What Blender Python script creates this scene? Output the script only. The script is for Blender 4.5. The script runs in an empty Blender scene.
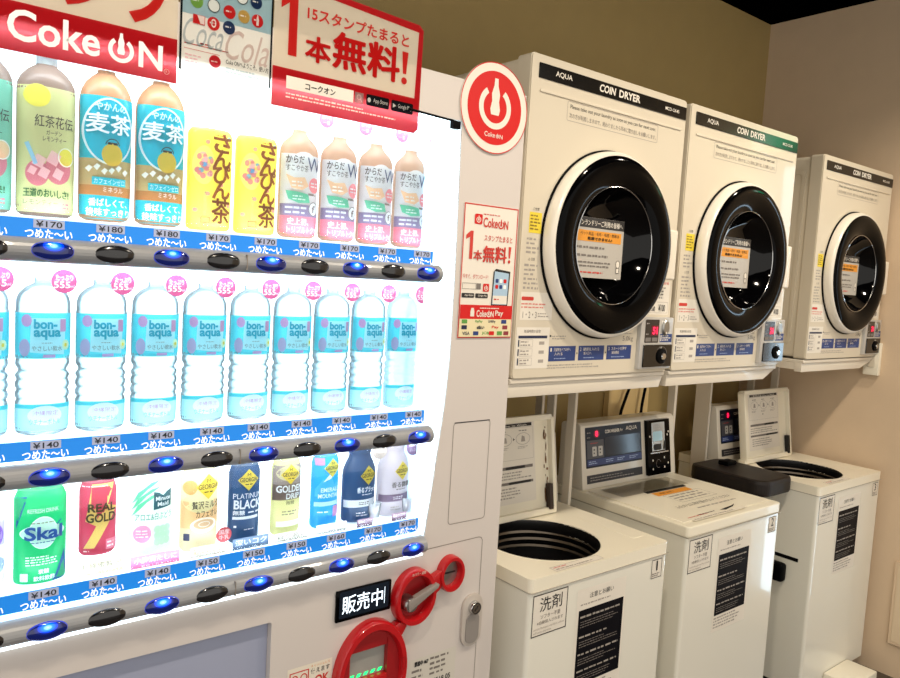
import bpy, bmesh, math, random
from mathutils import Matrix, Vector
random.seed(7)
C = bpy.context.scene.collection
SC = bpy.context.scene
PI = math.pi

# ---------------------------------------------------------------- camera
cam_d = bpy.data.cameras.new('camera'); cam = bpy.data.objects.new('camera', cam_d); C.objects.link(cam)
R0 = (0.7795052, -0.6237479, 0.0575335)      # right
R1 = (-0.0058558, -0.0991007, -0.9950602)    # down
R2 = (0.6263683, 0.7753177, -0.0809020)      # forward
m = Matrix.Identity(4)
for i in range(3):
    m[i][0] = R0[i]; m[i][1] = -R1[i]; m[i][2] = -R2[i]
m[2][3] = 1.41
cam.matrix_world = m
cam_d.sensor_width = 36.0; cam_d.lens = 760.89 / 900 * 36.0
cam_d.clip_start = 0.02; cam_d.clip_end = 60
SC.camera = cam

# ---------------------------------------------------------------- world, exposure, room lamps
w = bpy.data.worlds.new('world'); SC.world = w; w.use_nodes = True
w.node_tree.nodes['Background'].inputs[0].default_value = (1.0, 0.95, 0.87, 1)
w.node_tree.nodes['Background'].inputs[1].default_value = 1.2
vs = SC.view_settings
vs.view_transform = 'Standard'; vs.look = 'None'; vs.gamma = 1.0; vs.use_curve_mapping = False
vs.exposure = 0.0
WARM = (1.0, 0.87, 0.70)
LAMPS = [(0.35, 0.35), (1.55, 0.35), (2.55, 0.42)]
LAMP_POWER = 5.8

# ---------------------------------------------------------------- materials
MATS = {}
def rgb(h):
    h = h.lstrip('#'); v = [int(h[i:i+2], 16) / 255 for i in (0, 2, 4)]
    return tuple(c / 12.92 if c <= 0.04045 else ((c + 0.055) / 1.055) ** 2.4 for c in v)
def mat(name, col, rough=0.5, metal=0.0, emit=0.0, ecol=None, bump=0.0, bscale=200, coat=0.0, var=0.0, spec=0.5):
    if name in MATS: return MATS[name]
    m = bpy.data.materials.new(name); m.use_nodes = True
    nt = m.node_tree; b = nt.nodes['Principled BSDF']
    c = rgb(col) if isinstance(col, str) else col
    b.inputs['Base Color'].default_value = (*c, 1)
    b.inputs['Roughness'].default_value = rough
    b.inputs['Metallic'].default_value = metal
    b.inputs['Coat Weight'].default_value = coat
    b.inputs['Specular IOR Level'].default_value = spec
    if emit:
        e = (rgb(ecol) if isinstance(ecol, str) else ecol) if ecol else c
        b.inputs['Emission Color'].default_value = (*e, 1)
        b.inputs['Emission Strength'].default_value = emit
    if bump or var:
        tc = nt.nodes.new('ShaderNodeTexCoord')
        n = nt.nodes.new('ShaderNodeTexNoise'); n.inputs['Scale'].default_value = bscale; n.inputs['Detail'].default_value = 6
        nt.links.new(tc.outputs['Object'], n.inputs['Vector'])
        if bump:
            bp = nt.nodes.new('ShaderNodeBump'); bp.inputs['Strength'].default_value = bump; bp.inputs['Distance'].default_value = 0.002
            nt.links.new(n.outputs['Fac'], bp.inputs['Height']); nt.links.new(bp.outputs['Normal'], b.inputs['Normal'])
        if var:
            n2 = nt.nodes.new('ShaderNodeTexNoise'); n2.inputs['Scale'].default_value = bscale * 0.07; n2.inputs['Detail'].default_value = 5
            nt.links.new(tc.outputs['Object'], n2.inputs['Vector'])
            mx = nt.nodes.new('ShaderNodeMix'); mx.data_type = 'RGBA'
            mx.inputs[6].default_value = (*[x * (1 - var) for x in c], 1); mx.inputs[7].default_value = (*[min(1, x * (1 + var)) for x in c], 1)
            nt.links.new(n2.outputs['Fac'], mx.inputs[0]); nt.links.new(mx.outputs[2], b.inputs['Base Color'])
    MATS[name] = m
    return m
def mat_thin(name, tint, alpha, rough=0.1, milk=0.0):
    """thin clear plastic or glass: straight-through light plus a little surface gloss and body colour"""
    if name in MATS: return MATS[name]
    m = bpy.data.materials.new(name); m.use_nodes = True; nt = m.node_tree
    for n in list(nt.nodes): nt.nodes.remove(n)
    out = nt.nodes.new('ShaderNodeOutputMaterial')
    tr = nt.nodes.new('ShaderNodeBsdfTransparent'); tr.inputs[0].default_value = (*tint, 1)
    gl = nt.nodes.new('ShaderNodeBsdfGlossy'); gl.inputs['Roughness'].default_value = rough
    fr = nt.nodes.new('ShaderNodeFresnel'); fr.inputs[0].default_value = 1.35
    mx = nt.nodes.new('ShaderNodeMixShader')
    src = tr
    if milk:
        df = nt.nodes.new('ShaderNodeBsdfTranslucent'); df.inputs[0].default_value = (*tint, 1)
        d2 = nt.nodes.new('ShaderNodeBsdfDiffuse'); d2.inputs[0].default_value = (*tint, 1)
        a = nt.nodes.new('ShaderNodeMixShader'); a.inputs[0].default_value = 0.5
        nt.links.new(df.outputs[0], a.inputs[1]); nt.links.new(d2.outputs[0], a.inputs[2])
        b = nt.nodes.new('ShaderNodeMixShader'); b.inputs[0].default_value = milk
        nt.links.new(tr.outputs[0], b.inputs[1]); nt.links.new(a.outputs[0], b.inputs[2]); src = b
    nt.links.new(fr.outputs[0], mx.inputs[0]); nt.links.new(src.outputs[0], mx.inputs[1]); nt.links.new(gl.outputs[0], mx.inputs[2])
    nt.links.new(mx.outputs[0], out.inputs[0]); MATS[name] = m
    return m
def mat_film(name, col, trans=0.7, rough=0.5):
    """printed translucent film: part diffuse, part lit through from behind"""
    if name in MATS: return MATS[name]
    m = bpy.data.materials.new(name); m.use_nodes = True; nt = m.node_tree
    for n in list(nt.nodes): nt.nodes.remove(n)
    c = rgb(col) if isinstance(col, str) else col
    out = nt.nodes.new('ShaderNodeOutputMaterial')
    d = nt.nodes.new('ShaderNodeBsdfDiffuse'); d.inputs[0].default_value = (*c, 1)
    t = nt.nodes.new('ShaderNodeBsdfTranslucent'); t.inputs[0].default_value = (*[x ** 0.35 for x in c], 1)
    mx = nt.nodes.new('ShaderNodeMixShader'); mx.inputs[0].default_value = trans
    nt.links.new(d.outputs[0], mx.inputs[1]); nt.links.new(t.outputs[0], mx.inputs[2]); nt.links.new(mx.outputs[0], out.inputs[0])
    MATS[name] = m
    return m
def mat_glow_lens(name, body, glow, strength):
    """button lens lit by a small lamp behind its upper half (falloff from the lamp's own position in object space)"""
    if name in MATS: return MATS[name]
    m = mat(name, body, 0.12, coat=0.6); nt = m.node_tree; b = nt.nodes['Principled BSDF']
    at = nt.nodes.new('ShaderNodeTexCoord')
    g = nt.nodes.new('ShaderNodeVectorMath'); g.operation = 'SUBTRACT'; g.inputs[1].default_value = (0, 0, 0.0065)
    ln = nt.nodes.new('ShaderNodeVectorMath'); ln.operation = 'MULTIPLY'; ln.inputs[1].default_value = (0.55, 0, 1.0)
    le = nt.nodes.new('ShaderNodeVectorMath'); le.operation = 'LENGTH'
    r = nt.nodes.new('ShaderNodeValToRGB'); r.color_ramp.interpolation = 'EASE'
    el = r.color_ramp.elements
    el[0].position = 0.0; el[0].color = (0.55, 0.9, 1, 1)
    el[1].position = 1.0; el[1].color = (0.0, 0.003, 0.05, 1)
    for p, c in ((0.17, (0.25, 0.72, 1, 1)), (0.34, (0.0, 0.22, 1, 1)), (0.62, (0.0, 0.05, 0.8, 1)), (0.74, (0.0, 0.008, 0.16, 1))):
        e = el.new(p); e.color = c
    mul = nt.nodes.new('ShaderNodeMath'); mul.operation = 'MULTIPLY'; mul.inputs[1].default_value = 98
    nt.links.new(at.outputs['Object'], g.inputs[0]); nt.links.new(g.outputs[0], ln.inputs[0]); nt.links.new(ln.outputs[0], le.inputs[0])
    nt.links.new(le.outputs['Value'], mul.inputs[0]); nt.links.new(mul.outputs[0], r.inputs[0])
    nt.links.new(r.outputs[0], b.inputs['Emission Color']); b.inputs['Emission Strength'].default_value = strength
    return m

white_enamel = mat('white_enamel', '#e6dfd3', 0.28, coat=0.25, bump=0.02, bscale=300)
dryer_white = mat('dryer_white', '#d6ccb8', 0.32, coat=0.2, bump=0.02, bscale=250)
washer_white = mat('washer_white', '#ebe8db', 0.20, coat=0.35, bump=0.015, bscale=200)
trim_white = mat('trim_white', '#f1ead6', 0.30, coat=0.2)
vend_white = mat('vending_white', '#d2cac4', 0.35, coat=0.15, bump=0.02, bscale=400)
vend_grey = mat('vending_grey', '#bdb4ab', 0.35)
rail_grey = mat('rail_warm_grey', '#939496', 0.35, coat=0.1)
groove = mat('groove_dark', '#8a8178', 0.7)
seam = mat('seam_grey', '#a79f92', 0.7)
black_gloss = mat('black_gloss', '#030304', 0.08, spec=0.08)
black_mat = mat('black_plastic', '#060607', 0.5, spec=0.06)
ink = mat('ink_black', '#1b1a1a', 0.6)
ink_soft = mat('ink_grey', '#77706a', 0.7)
ink_light = mat('ink_light_grey', '#a59d94', 0.7)
paper = mat('paper_white', '#e6dfd2', 0.55)
paper2 = mat('paper_cream', '#e4dccb', 0.55)
c_white = mat('print_white', '#f4f4f4', 0.5)
c_red = mat('coke_red', '#cf1010', 0.35)
c_red_text = mat('red_ink', '#c9362c', 0.5)
c_yellow = mat('sticker_yellow', '#e8cf3a', 0.5)
c_blue = mat('label_blue', '#223b78', 0.45)
c_navy = mat('label_navy', '#1b2748', 0.35)
c_orange = mat('label_orange', '#e2962f', 0.5)
steel = mat('brushed_steel', '#a9a9a6', 0.3, metal=1.0)
chrome = mat('chrome', '#c9c9c9', 0.15, metal=1.0)
tub_dark = mat('tub_dark', '#1c1b1c', 0.3, metal=0.5)
brown_plastic = mat('brown_black_plastic', '#1d1715', 0.45, spec=.3, bump=0.05, bscale=500)

# ---------------------------------------------------------------- mesh builder
class MB:
    def __init__(s): s.v = []; s.f = []; s.mi = []; s.m = []; s.sm = []
    def k(s, m):
        if m not in s.m: s.m.append(m)
        return s.m.index(m)
    def add(s, vs, fs, m, smooth=False):
        o = len(s.v); s.v.extend(tuple(v) for v in vs); k = s.k(m)
        for f in fs: s.f.append(tuple(i + o for i in f)); s.mi.append(k); s.sm.append(smooth)
    def addbm(s, bm, m, smooth=False, M=None):
        bm.verts.ensure_lookup_table(); bm.verts.index_update()
        s.add([(M @ v.co if M else v.co) for v in bm.verts], [[v.index for v in f.verts] for f in bm.faces], m, smooth); bm.free()
    def box(s, x0, x1, y0, y1, z0, z1, m, bev=0.0, seg=2, M=None):
        bm = bmesh.new(); bmesh.ops.create_cube(bm, size=1)
        for v in bm.verts: v.co = Vector(((x0 + x1) / 2 + v.co.x * (x1 - x0), (y0 + y1) / 2 + v.co.y * (y1 - y0), (z0 + z1) / 2 + v.co.z * (z1 - z0)))
        if bev: bmesh.ops.bevel(bm, geom=bm.edges[:], offset=bev, segments=seg, affect='EDGES', profile=0.6)
        s.addbm(bm, m, bev > 0, M)
    def prism(s, pts, a, b, m, ax='y', bev=0.0, holes=(), M=None):
        """pts (u,v) outline extruded from a to b; ax y: (x,z), ax x: (y,z), ax z: (x,y)"""
        T = {'y': lambda u, v, t: (u, t, v), 'x': lambda u, v, t: (t, u, v), 'z': lambda u, v, t: (u, v, t)}[ax]
        bm = bmesh.new(); edges = []
        for lp in [pts] + list(holes):
            vs_ = [bm.verts.new(T(u, v, a)) for u, v in lp]
            edges += [bm.edges.new((vs_[i], vs_[(i + 1) % len(vs_)])) for i in range(len(vs_))]
        if holes: bmesh.ops.triangle_fill(bm, edges=edges, use_beauty=True)
        else: bm.faces.new(bm.verts[:])
        r = bmesh.ops.extrude_face_region(bm, geom=bm.faces[:])
        d = Vector(T(0, 0, b)) - Vector(T(0, 0, a))
        for e in r['geom']:
            if isinstance(e, bmesh.types.BMVert): e.co += d
        bmesh.ops.recalc_face_normals(bm, faces=bm.faces[:])
        if bev:
            es = [e for e in bm.edges if len(e.link_faces) == 2 and e.calc_face_angle(0) > 0.6]
            bmesh.ops.bevel(bm, geom=es, offset=bev, segments=2, affect='EDGES', profile=0.6)
        s.addbm(bm, m, False, M)
    def lathe(s, prof, m, c=(0, 0, 0), ax='z', seg=32, ky=1.0, smooth=True, a0=0, a1=2 * PI):
        vs_ = []; fs = []; full = abs(a1 - a0 - 2 * PI) < 1e-6; n = seg if full else seg + 1
        for r, h in prof:
            for i in range(n):
                a = a0 + (a1 - a0) * i / seg
                x, y = r * math.cos(a), r * math.sin(a) * ky
                vs_.append((c[0] + x, c[1] + y, c[2] + h) if ax == 'z' else (c[0] + x, c[1] + h, c[2] + y) if ax == 'y' else (c[0] + h, c[1] + x, c[2] + y))
        for j in range(len(prof) - 1):
            for i in range(seg if full else seg):
                a, b = j * n + i, j * n + (i + 1) % n
                q = (a, b, b + n, a + n)
                fs.append(q if ax != 'y' else q[::-1])
        s.add(vs_, fs, m, smooth)
    def tube(s, path, r, m, seg=8):
        P = [Vector(p) for p in path]; vs_ = []; fs = []
        for i, p in enumerate(P):
            d = (P[min(i + 1, len(P) - 1)] - P[max(i - 1, 0)]).normalized()
            a = d.orthogonal() if i == 0 else (a - d * a.dot(d)); a.normalize(); b = d.cross(a)
            vs_ += [p + (a * math.cos(2 * PI * k / seg) + b * math.sin(2 * PI * k / seg)) * r for k in range(seg)]
        for i in range(len(P) - 1):
            for k in range(seg):
                k2 = (k + 1) % seg
                fs.append((i * seg + k, i * seg + k2, (i + 1) * seg + k2, (i + 1) * seg + k))
        fs.append(tuple(range(seg))[::-1]); fs.append(tuple((len(P) - 1) * seg + k for k in range(seg)))
        s.add(vs_, fs, m, True)
    def mesh(s, name):
        me = bpy.data.meshes.new(name); me.from_pydata(s.v, [], s.f)
        for m in s.m: me.materials.append(m)
        me.polygons.foreach_set('material_index', s.mi); me.polygons.foreach_set('use_smooth', s.sm)
        me.update(); me.set_sharp_from_angle(angle=math.radians(38)) if any(s.sm) else None
        return me
    def build(s, name, parent=None, loc=(0, 0, 0), label=None, kind=None, rot=None):
        o = bpy.data.objects.new(name, s.mesh(name)); C.objects.link(o); o.location = loc
        if rot: o.rotation_euler = rot
        if parent: o.parent = parent
        if label: o['label'] = label
        if kind: o['kind'] = kind
        return o
def thing(name, label, cat, loc=(0, 0, 0), group=None, rz=0):
    o = bpy.data.objects.new(name, None); C.objects.link(o); o.location = loc; o.rotation_euler = (0, 0, rz)
    o.empty_display_size = 0.1; o['label'] = label; o['category'] = cat
    if group: o['group'] = group
    return o
def tag(o, label, cat, group=None):
    o['label'] = label; o['category'] = cat
    if group: o['group'] = group
    return o
def kids(o): return [c for c in C.objects if c.parent == o]
def copy_tree(o, loc, label, group=None):
    allo = list(C.objects); ch = {}
    for q in allo:
        if q.parent: ch.setdefault(q.parent.name, []).append(q)
    def rec(a, par):
        c = a.copy(); C.objects.link(c); c.parent = par
        for k in ch.get(a.name, []): rec(k, c)
        return c
    r = rec(o, None); r.location = loc; r['label'] = label
    if group: r['group'] = group
    return r

# ---------------------------------------------------------------- lettering (built-in font) and flat print
TXT = {}
def glyphs(body, bold=0.0, shear=0.0):
    key = (body, bold, shear)
    if key in TXT: return TXT[key]
    cu = bpy.data.curves.new('lettering', 'FONT'); cu.body = body; cu.offset = bold; cu.shear = shear; cu.resolution_u = 2 if len(body) > 12 else 3
    o = bpy.data.objects.new('lettering', cu); C.objects.link(o)
    dg = bpy.context.evaluated_depsgraph_get(); me = bpy.data.meshes.new_from_object(o.evaluated_get(dg))
    vs_ = [(v.co.x, v.co.y) for v in me.vertices]; fs = [tuple(p.vertices) for p in me.polygons]
    bpy.data.objects.remove(o); bpy.data.curves.remove(cu); bpy.data.meshes.remove(me)
    if not vs_: TXT[key] = ([], []); return TXT[key]
    x0 = min(v[0] for v in vs_); x1 = max(v[0] for v in vs_); y0 = min(v[1] for v in vs_); y1 = max(v[1] for v in vs_)
    vs_ = [((x - x0) / max(x1 - x0, 1e-6), (y - y0) / max(y1 - y0, 1e-6)) for x, y in vs_]
    out = []
    for f in fs:
        a, b, c = vs_[f[0]], vs_[f[1]], vs_[f[2]]
        ar = (b[0] - a[0]) * (c[1] - a[1]) - (b[1] - a[1]) * (c[0] - a[0])
        out.append(f if ar > 0 else f[::-1])
    TXT[key] = (vs_, out)
    return TXT[key]
STEP = 0.0004
def sliced(vs_, fs, du):
    bm = bmesh.new(); V = [bm.verts.new((u, v, 0)) for u, v in vs_]
    for f in fs:
        try: bm.faces.new([V[i] for i in f])
        except ValueError: pass
    us = [v[0] for v in vs_]; k = math.ceil(min(us) / du)
    while k * du < max(us):
        bmesh.ops.bisect_plane(bm, geom=bm.verts[:] + bm.edges[:] + bm.faces[:], plane_co=(k * du, 0, 0), plane_no=(1, 0, 0)); k += 1
    bm.verts.index_update(); out = ([(v.co.x, v.co.y) for v in bm.verts], [tuple(v.index for v in f.verts) for f in bm.faces]); bm.free()
    return out
class Dec:
    curved = False
    """prints shapes on a surface; P(u, v, off) maps surface coordinates and height above it to a point"""
    def __init__(s, mb, P): s.b = mb; s.P = P
    def put(s, vs_, fs, m, l):
        if s.curved: vs_, fs = sliced(vs_, fs, 0.0045)
        s.b.add([s.P(u, v, l * STEP) for u, v in vs_], fs, m)
    def poly(s, pts, m, l=1):
        ar = sum(a[0] * b[1] - b[0] * a[1] for a, b in zip(pts, list(pts[1:]) + [pts[0]]))
        s.put(list(pts) if ar > 0 else list(pts)[::-1], [tuple(range(len(pts)))], m, l)
    def rect(s, u0, v0, u1, v1, m, l=1, n=1, nv=1):
        vs_ = [s.P(u0 + (u1 - u0) * i / n, v0 + (v1 - v0) * j / nv, l * STEP) for j in range(nv + 1) for i in range(n + 1)]
        s.b.add(vs_, [(j * (n + 1) + i, j * (n + 1) + i + 1, (j + 1) * (n + 1) + i + 1, (j + 1) * (n + 1) + i) for j in range(nv) for i in range(n)], m)
    def rrect(s, u0, v0, u1, v1, r, m, l=1, corners=(1, 1, 1, 1)):
        s.poly(rr(u0, v0, u1, v1, r, corners), m, l)
    def ell(s, cu, cv, ru, rv, m, l=1, n=24, rings=1):
        vs_ = [s.P(cu, cv, l * STEP)]; fs = []
        for k in range(1, rings + 1):
            for i in range(n): a = 2 * PI * i / n; vs_.append(s.P(cu + ru * k / rings * math.cos(a), cv + rv * k / rings * math.sin(a), l * STEP))
        for i in range(n): fs.append((0, 1 + i, 1 + (i + 1) % n))
        for k in range(1, rings):
            for i in range(n):
                a = 1 + (k - 1) * n + i; b = 1 + (k - 1) * n + (i + 1) % n; fs.append((a, a + n, b + n, b))
        s.b.add(vs_, fs, m)
    def ring(s, cu, cv, ru, rv, w, m, l=1, n=32, a0=0, a1=2 * PI):
        vs_ = []; fs = []
        for i in range(n + 1):
            a = a0 + (a1 - a0) * i / n
            vs_ += [s.P(cu + (ru - w) * math.cos(a), cv + (rv - w) * math.sin(a), l * STEP), s.P(cu + ru * math.cos(a), cv + rv * math.sin(a), l * STEP)]
        for i in range(n): fs.append((2 * i, 2 * i + 1, 2 * i + 3, 2 * i + 2))
        s.b.add(vs_, fs, m)
    def frame(s, u0, v0, u1, v1, w, m, l=1):
        s.rect(u0, v0, u1, v0 + w, m, l); s.rect(u0, v1 - w, u1, v1, m, l); s.rect(u0, v0 + w, u0 + w, v1 - w, m, l); s.rect(u1 - w, v0 + w, u1, v1 - w, m, l)
    def stroke(s, pts, w, m, l=1):
        for (a, b), (c, d) in zip(pts, pts[1:]):
            dx, dy = c - a, d - b; L = math.hypot(dx, dy) or 1; nx, ny = -dy / L * w / 2, dx / L * w / 2
            s.poly([(a - nx, b - ny), (c - nx, d - ny), (c + nx, d + ny), (a + nx, b + ny)][::1], m, l)
    def text(s, u0, v0, u1, v1, body, m, l=2, bold=0.0, shear=0.0, f=None):
        kanji = any(ord(c) > 0x4dff for c in body); fat = 0.0
        if kanji and bold > 0.012: fat = (bold - 0.010) * (v1 - v0) * 0.9; bold = 0.0
        elif not body.isascii(): bold = min(bold, 0.03)
        vs_, fs = glyphs(body, bold, shear)
        ll = 0
        for dx, dy in (((0, 0),) if not fat else ((-1, 0), (1, 0), (0, -.8), (0, .8), (-.7, -.6), (.7, .6), (-.7, .6), (.7, -.6))):
            if vs_: s.put([(u0 + (u1 - u0) * x + dx * fat, v0 + (v1 - v0) * y + dy * fat) for x, y in vs_], fs, m, l + ll); ll += 0.3
    def fine(s, u0, v0, u1, v1, lines, m, l=2, seed=1, fill=0.55):
        """lines of print too small to read in the photograph: broken strokes"""
        rnd = random.Random(seed); h = (v1 - v0) / lines
        for i in range(lines):
            y = v1 - (i + 0.5) * h; u = u0; end = u0 + (u1 - u0) * rnd.uniform(0.6, 1.0)
            while u < end:
                wd = h * rnd.uniform(0.5, 1.6); e = min(u + wd, end)
                s.rect(u, y - h * fill / 2 * rnd.uniform(0.6, 1), e, y + h * fill / 2 * rnd.uniform(0.6, 1), m, l); u = e + h * rnd.uniform(0.15, 0.5)
def rr(u0, v0, u1, v1, r, corners=(1, 1, 1, 1), n=5):
    out = []
    for (cx, cy, a0, on) in ((u1 - r, v0 + r, -PI / 2, corners[0]), (u1 - r, v1 - r, 0, corners[1]), (u0 + r, v1 - r, PI / 2, corners[2]), (u0 + r, v0 + r, PI, corners[3])):
        if on: out += [(cx + r * math.cos(a0 + PI / 2 * i / n), cy + r * math.sin(a0 + PI / 2 * i / n)) for i in range(n + 1)]
        else: out.append((cx + (r if cx > (u0 + u1) / 2 else -r), cy + (r if cy > (v0 + v1) / 2 else -r)))
    return out
def circ(cu, cv, ru, rv=None, n=32): return [(cu + ru * math.cos(2 * PI * i / n), cv + (rv or ru) * math.sin(2 * PI * i / n)) for i in range(n)]
def front(x, y, z): return lambda u, v, o: (x + u, y - o, z + v)          # a face looking towards -y
def top(x, y, z): return lambda u, v, o: (x + u, y + v, z + o)            # a face looking up

# ================================================================ ROOM
XR, YB, ZC = 3.10, 1.79, 2.556
XL, YF = -1.6, -2.2
def room(name, x0, x1, y0, y1, z0, z1, m):
    b = MB(); b.box(x0, x1, y0, y1, z0, z1, m); return b.build(name, kind='structure')
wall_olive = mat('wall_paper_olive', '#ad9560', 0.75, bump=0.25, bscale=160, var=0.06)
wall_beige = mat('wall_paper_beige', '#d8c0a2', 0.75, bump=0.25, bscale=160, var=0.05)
floor_m = mat('floor_tile', '#4a4038', 0.45, bump=0.1, bscale=30, var=0.2)
ceil_m = mat('ceiling_black', '#020202', 0.95, spec=0.0, bump=0.2, bscale=60)
room('floor', XL, XR, YF, YB, -0.08, 0, floor_m)
room('ceiling', XL, XR, -0.7, YB, ZC, ZC + 0.08, ceil_m)
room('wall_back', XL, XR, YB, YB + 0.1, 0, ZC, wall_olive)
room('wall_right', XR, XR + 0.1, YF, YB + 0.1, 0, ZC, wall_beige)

# narrow daylight slit beside the door in the right wall, and the lit exit sign over it
daylight = mat('daylight_pane', (0.6, 0.8, 1.0), 0.3, emit=9.0, ecol=(0.62, 0.83, 1.0))
b = MB(); b.box(XR - .004, XR - .001, 0.672, 0.722, 0.15, 1.95, daylight); wn = b.build('window_1', kind='structure')
b = MB(); b.box(XR - .012, XR, 0.655, 0.672, 0.13, 1.97, stand_dark := mat('frame_alu', '#8c8a86', .4, metal=.6)); b.box(XR - .012, XR, 0.722, 0.739, 0.13, 1.97, stand_dark); b.box(XR - .012, XR, 0.655, 0.739, 1.95, 1.97, stand_dark); b.build('window_frame', wn)
t = thing('exit_sign', 'green lit emergency exit sign high on the right wall above the window slit', 'sign', (XR, 0.62, 2.0))
b = MB(); b.box(-.03, -.001, -.11, .11, 0, .12, trim_white, .003, 1); b.build('housing', t)
b = MB(); b.box(-.032, -.0305, -.10, .10, .01, .11, mat('exit_green', '#10b070', .4, emit=5.0, ecol='#12c080')); b.box(-.0335, -.0322, -.085, -.030, .022, .098, mat('exit_white', '#e8fff4', .4, emit=5.0, ecol='#e0fff0')); b.build('lit_panel', t)

# downlights: recessed lamps in the ceiling in front of the machines
lamp_em = mat('lamp_glow', (1, 0.85, 0.65), 0.5, emit=12.0, ecol=(1.0, 0.82, 0.58))
names = ['nearest the vending machine', 'above the middle washer', 'nearest the right wall']
for i, (x, y) in enumerate(LAMPS):
    t = thing('ceiling_downlight', 'round recessed ceiling downlight ' + names[i], 'ceiling light', (x, y, ZC), 'recessed downlights')
    b = MB(); b.lathe([(0.045, -0.001), (0.062, -0.004), (0.06, 0.0)], trim_white, seg=28); b.build('rim', t)
    b = MB(); b.lathe([(0.0001, -0.0008), (0.045, -0.0008)][::-1], lamp_em, seg=28); b.build('lens', t)
    ld = bpy.data.lights.new('downlight', 'SPOT'); ld.energy = LAMP_POWER * 8; ld.color = WARM; ld.shadow_soft_size = 0.045
    ld.spot_size = math.radians(142); ld.spot_blend = 0.55
    lo = bpy.data.objects.new('downlight_beam', ld); C.objects.link(lo); lo.location = (0, 0, -0.03); lo.parent = t

# ================================================================ VENDING MACHINE
VX0, VX1, VZ1, VY = 0.03, 1.092, 1.785, 1.15
WX0, WZ0, WZ1 = 0.095, 0.868, 1.707
COL = [0.222 + 0.0783 * k for k in range(-1, 9)]
vm = thing('vending_machine', 'white drink vending machine with brightly lit window standing left of the dryers', 'vending machine', (VX0, VY, 0))
def L(x, y, z): return (x - VX0, y - VY, z)
vmloc = (-VX0, -VY, 0)
def vbuild(b, name, **k): return b.build(name, k.pop('parent', vm), vmloc, **k)
right_edge = [(0.928, 1.707), (0.931, 1.56), (0.933, 1.405), (0.932, 1.25), (0.926, 1.16), (0.915, 1.071), (0.903, 0.97), (0.888, 0.868)]
win = [(WX0, WZ0), (WX0, WZ1)] + right_edge
port = rr(0.17, 0.26, 0.574, 0.806, 0.004)
b = MB()
b.prism([(VX0, 0.08), (VX1, 0.08), (VX1, VZ1), (VX0, VZ1)], VY, VY + 0.03, vend_white, 'y', holes=[win[::-1], port[::-1]], bev=0.0)
vbuild(b, 'door')
b = MB()   # cabinet shell behind the door
b.box(VX0, VX0 + 0.02, VY + 0.03, 1.74, 0.08, VZ1 - 0.006, vend_white); b.box(VX1 - 0.02, VX1, VY + 0.03, 1.74, 0.08, VZ1 - 0.006, vend_white)
b.box(VX0, VX1, VY + 0.03, 1.74, VZ1 - 0.03, VZ1 - 0.004, vend_white); b.box(VX0, VX1, 1.70, 1.74, 0.08, VZ1 - 0.03, vend_white)
b.box(VX0 + 0.02, VX1 - 0.02, VY + 0.16, 1.70, 0.08, VZ1 - 0.03, vend_grey)
vbuild(b, 'cabinet')
for x in (0.08, 1.03):
    for y in (1.2, 1.68): b = MB(); b.lathe([(0.0001, 0), (0.03, 0), (0.03, 0.012), (0.014, 0.014), (0.014, 0.08)], black_mat, c=(x, y, 0), seg=16); vbuild(b, 'levelling_foot')
glow_back = mat('backlight_panel', (0.9, 0.95, 1), 0.6, emit=1.9, ecol=(0.88, 0.96, 1.0))
glow_frame = mat('edge_light_guide', (0.85, 0.95, 1), 0.5, emit=2.2, ecol=(0.80, 0.93, 1.0))
b = MB(); b.box(WX0 - 0.02, 0.895, VY + 0.115, VY + 0.12, WZ0 - 0.01, WZ1 + 0.01, glow_back)
vbuild(b, 'backlight_panel')
b = MB()   # slanted light guide around the window: outer edge at the door, inner edge deeper
inner = [(WX0 + 0.02, 0.878), (WX0 + 0.02, 1.69)] + [(0.874, 1.69), (0.874, 1.56), (0.875, 1.405), (0.877, 1.25), (0.878, 1.16), (0.879, 1.071), (0.880, 0.97), (0.881, 0.878)]
n = len(win); vs_ = [(u, VY + 0.004, v) for u, v in win] + [(u, VY + 0.02, v) for u, v in inner] + [(u, VY + 0.112, v) for u, v in inner]
b.add(vs_, [(i, (i + 1) % n, n + (i + 1) % n, n + i) for i in range(n)], glow_frame)
side_pan = mat('inner_side_panel', (0.6, 0.8, 0.95), 0.4, emit=0.75, ecol=(0.62, 0.86, 1.0))
b.add(vs_, [(n + i, n + (i + 1) % n, 2 * n + (i + 1) % n, 2 * n + i) for i in range(n)], side_pan)
vbuild(b, 'light_frame')
glass = mat_thin('window_glass', (0.985, 1, 1), 1, 0.02)
b = MB(); b.prism(win, VY + 0.001, VY + 0.003, glass, 'y'); vbuild(b, 'window_glass')
# lamps behind the button rails and at the top of the case
for z, ry, en in ((1.700, 25, 2.0), (1.396, 20, 0.85), (1.088, 20, 0.95), (1.466, 155, 0.85), (1.156, 155, 0.3), (0.944, 155, 0.5)):
    ld = bpy.data.lights.new('shelf_lamp', 'AREA'); ld.shape = 'RECTANGLE'; ld.size = 0.76; ld.size_y = 0.010; ld.energy = en; ld.color = (0.86, 0.95, 1.0)
    lo = bpy.data.objects.new('shelf_lamp', ld); C.objects.link(lo); lo.parent = vm; lo.location = (0.49 - VX0, 0.007, z); lo.rotation_euler = (math.radians(ry), 0, 0)

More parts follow.
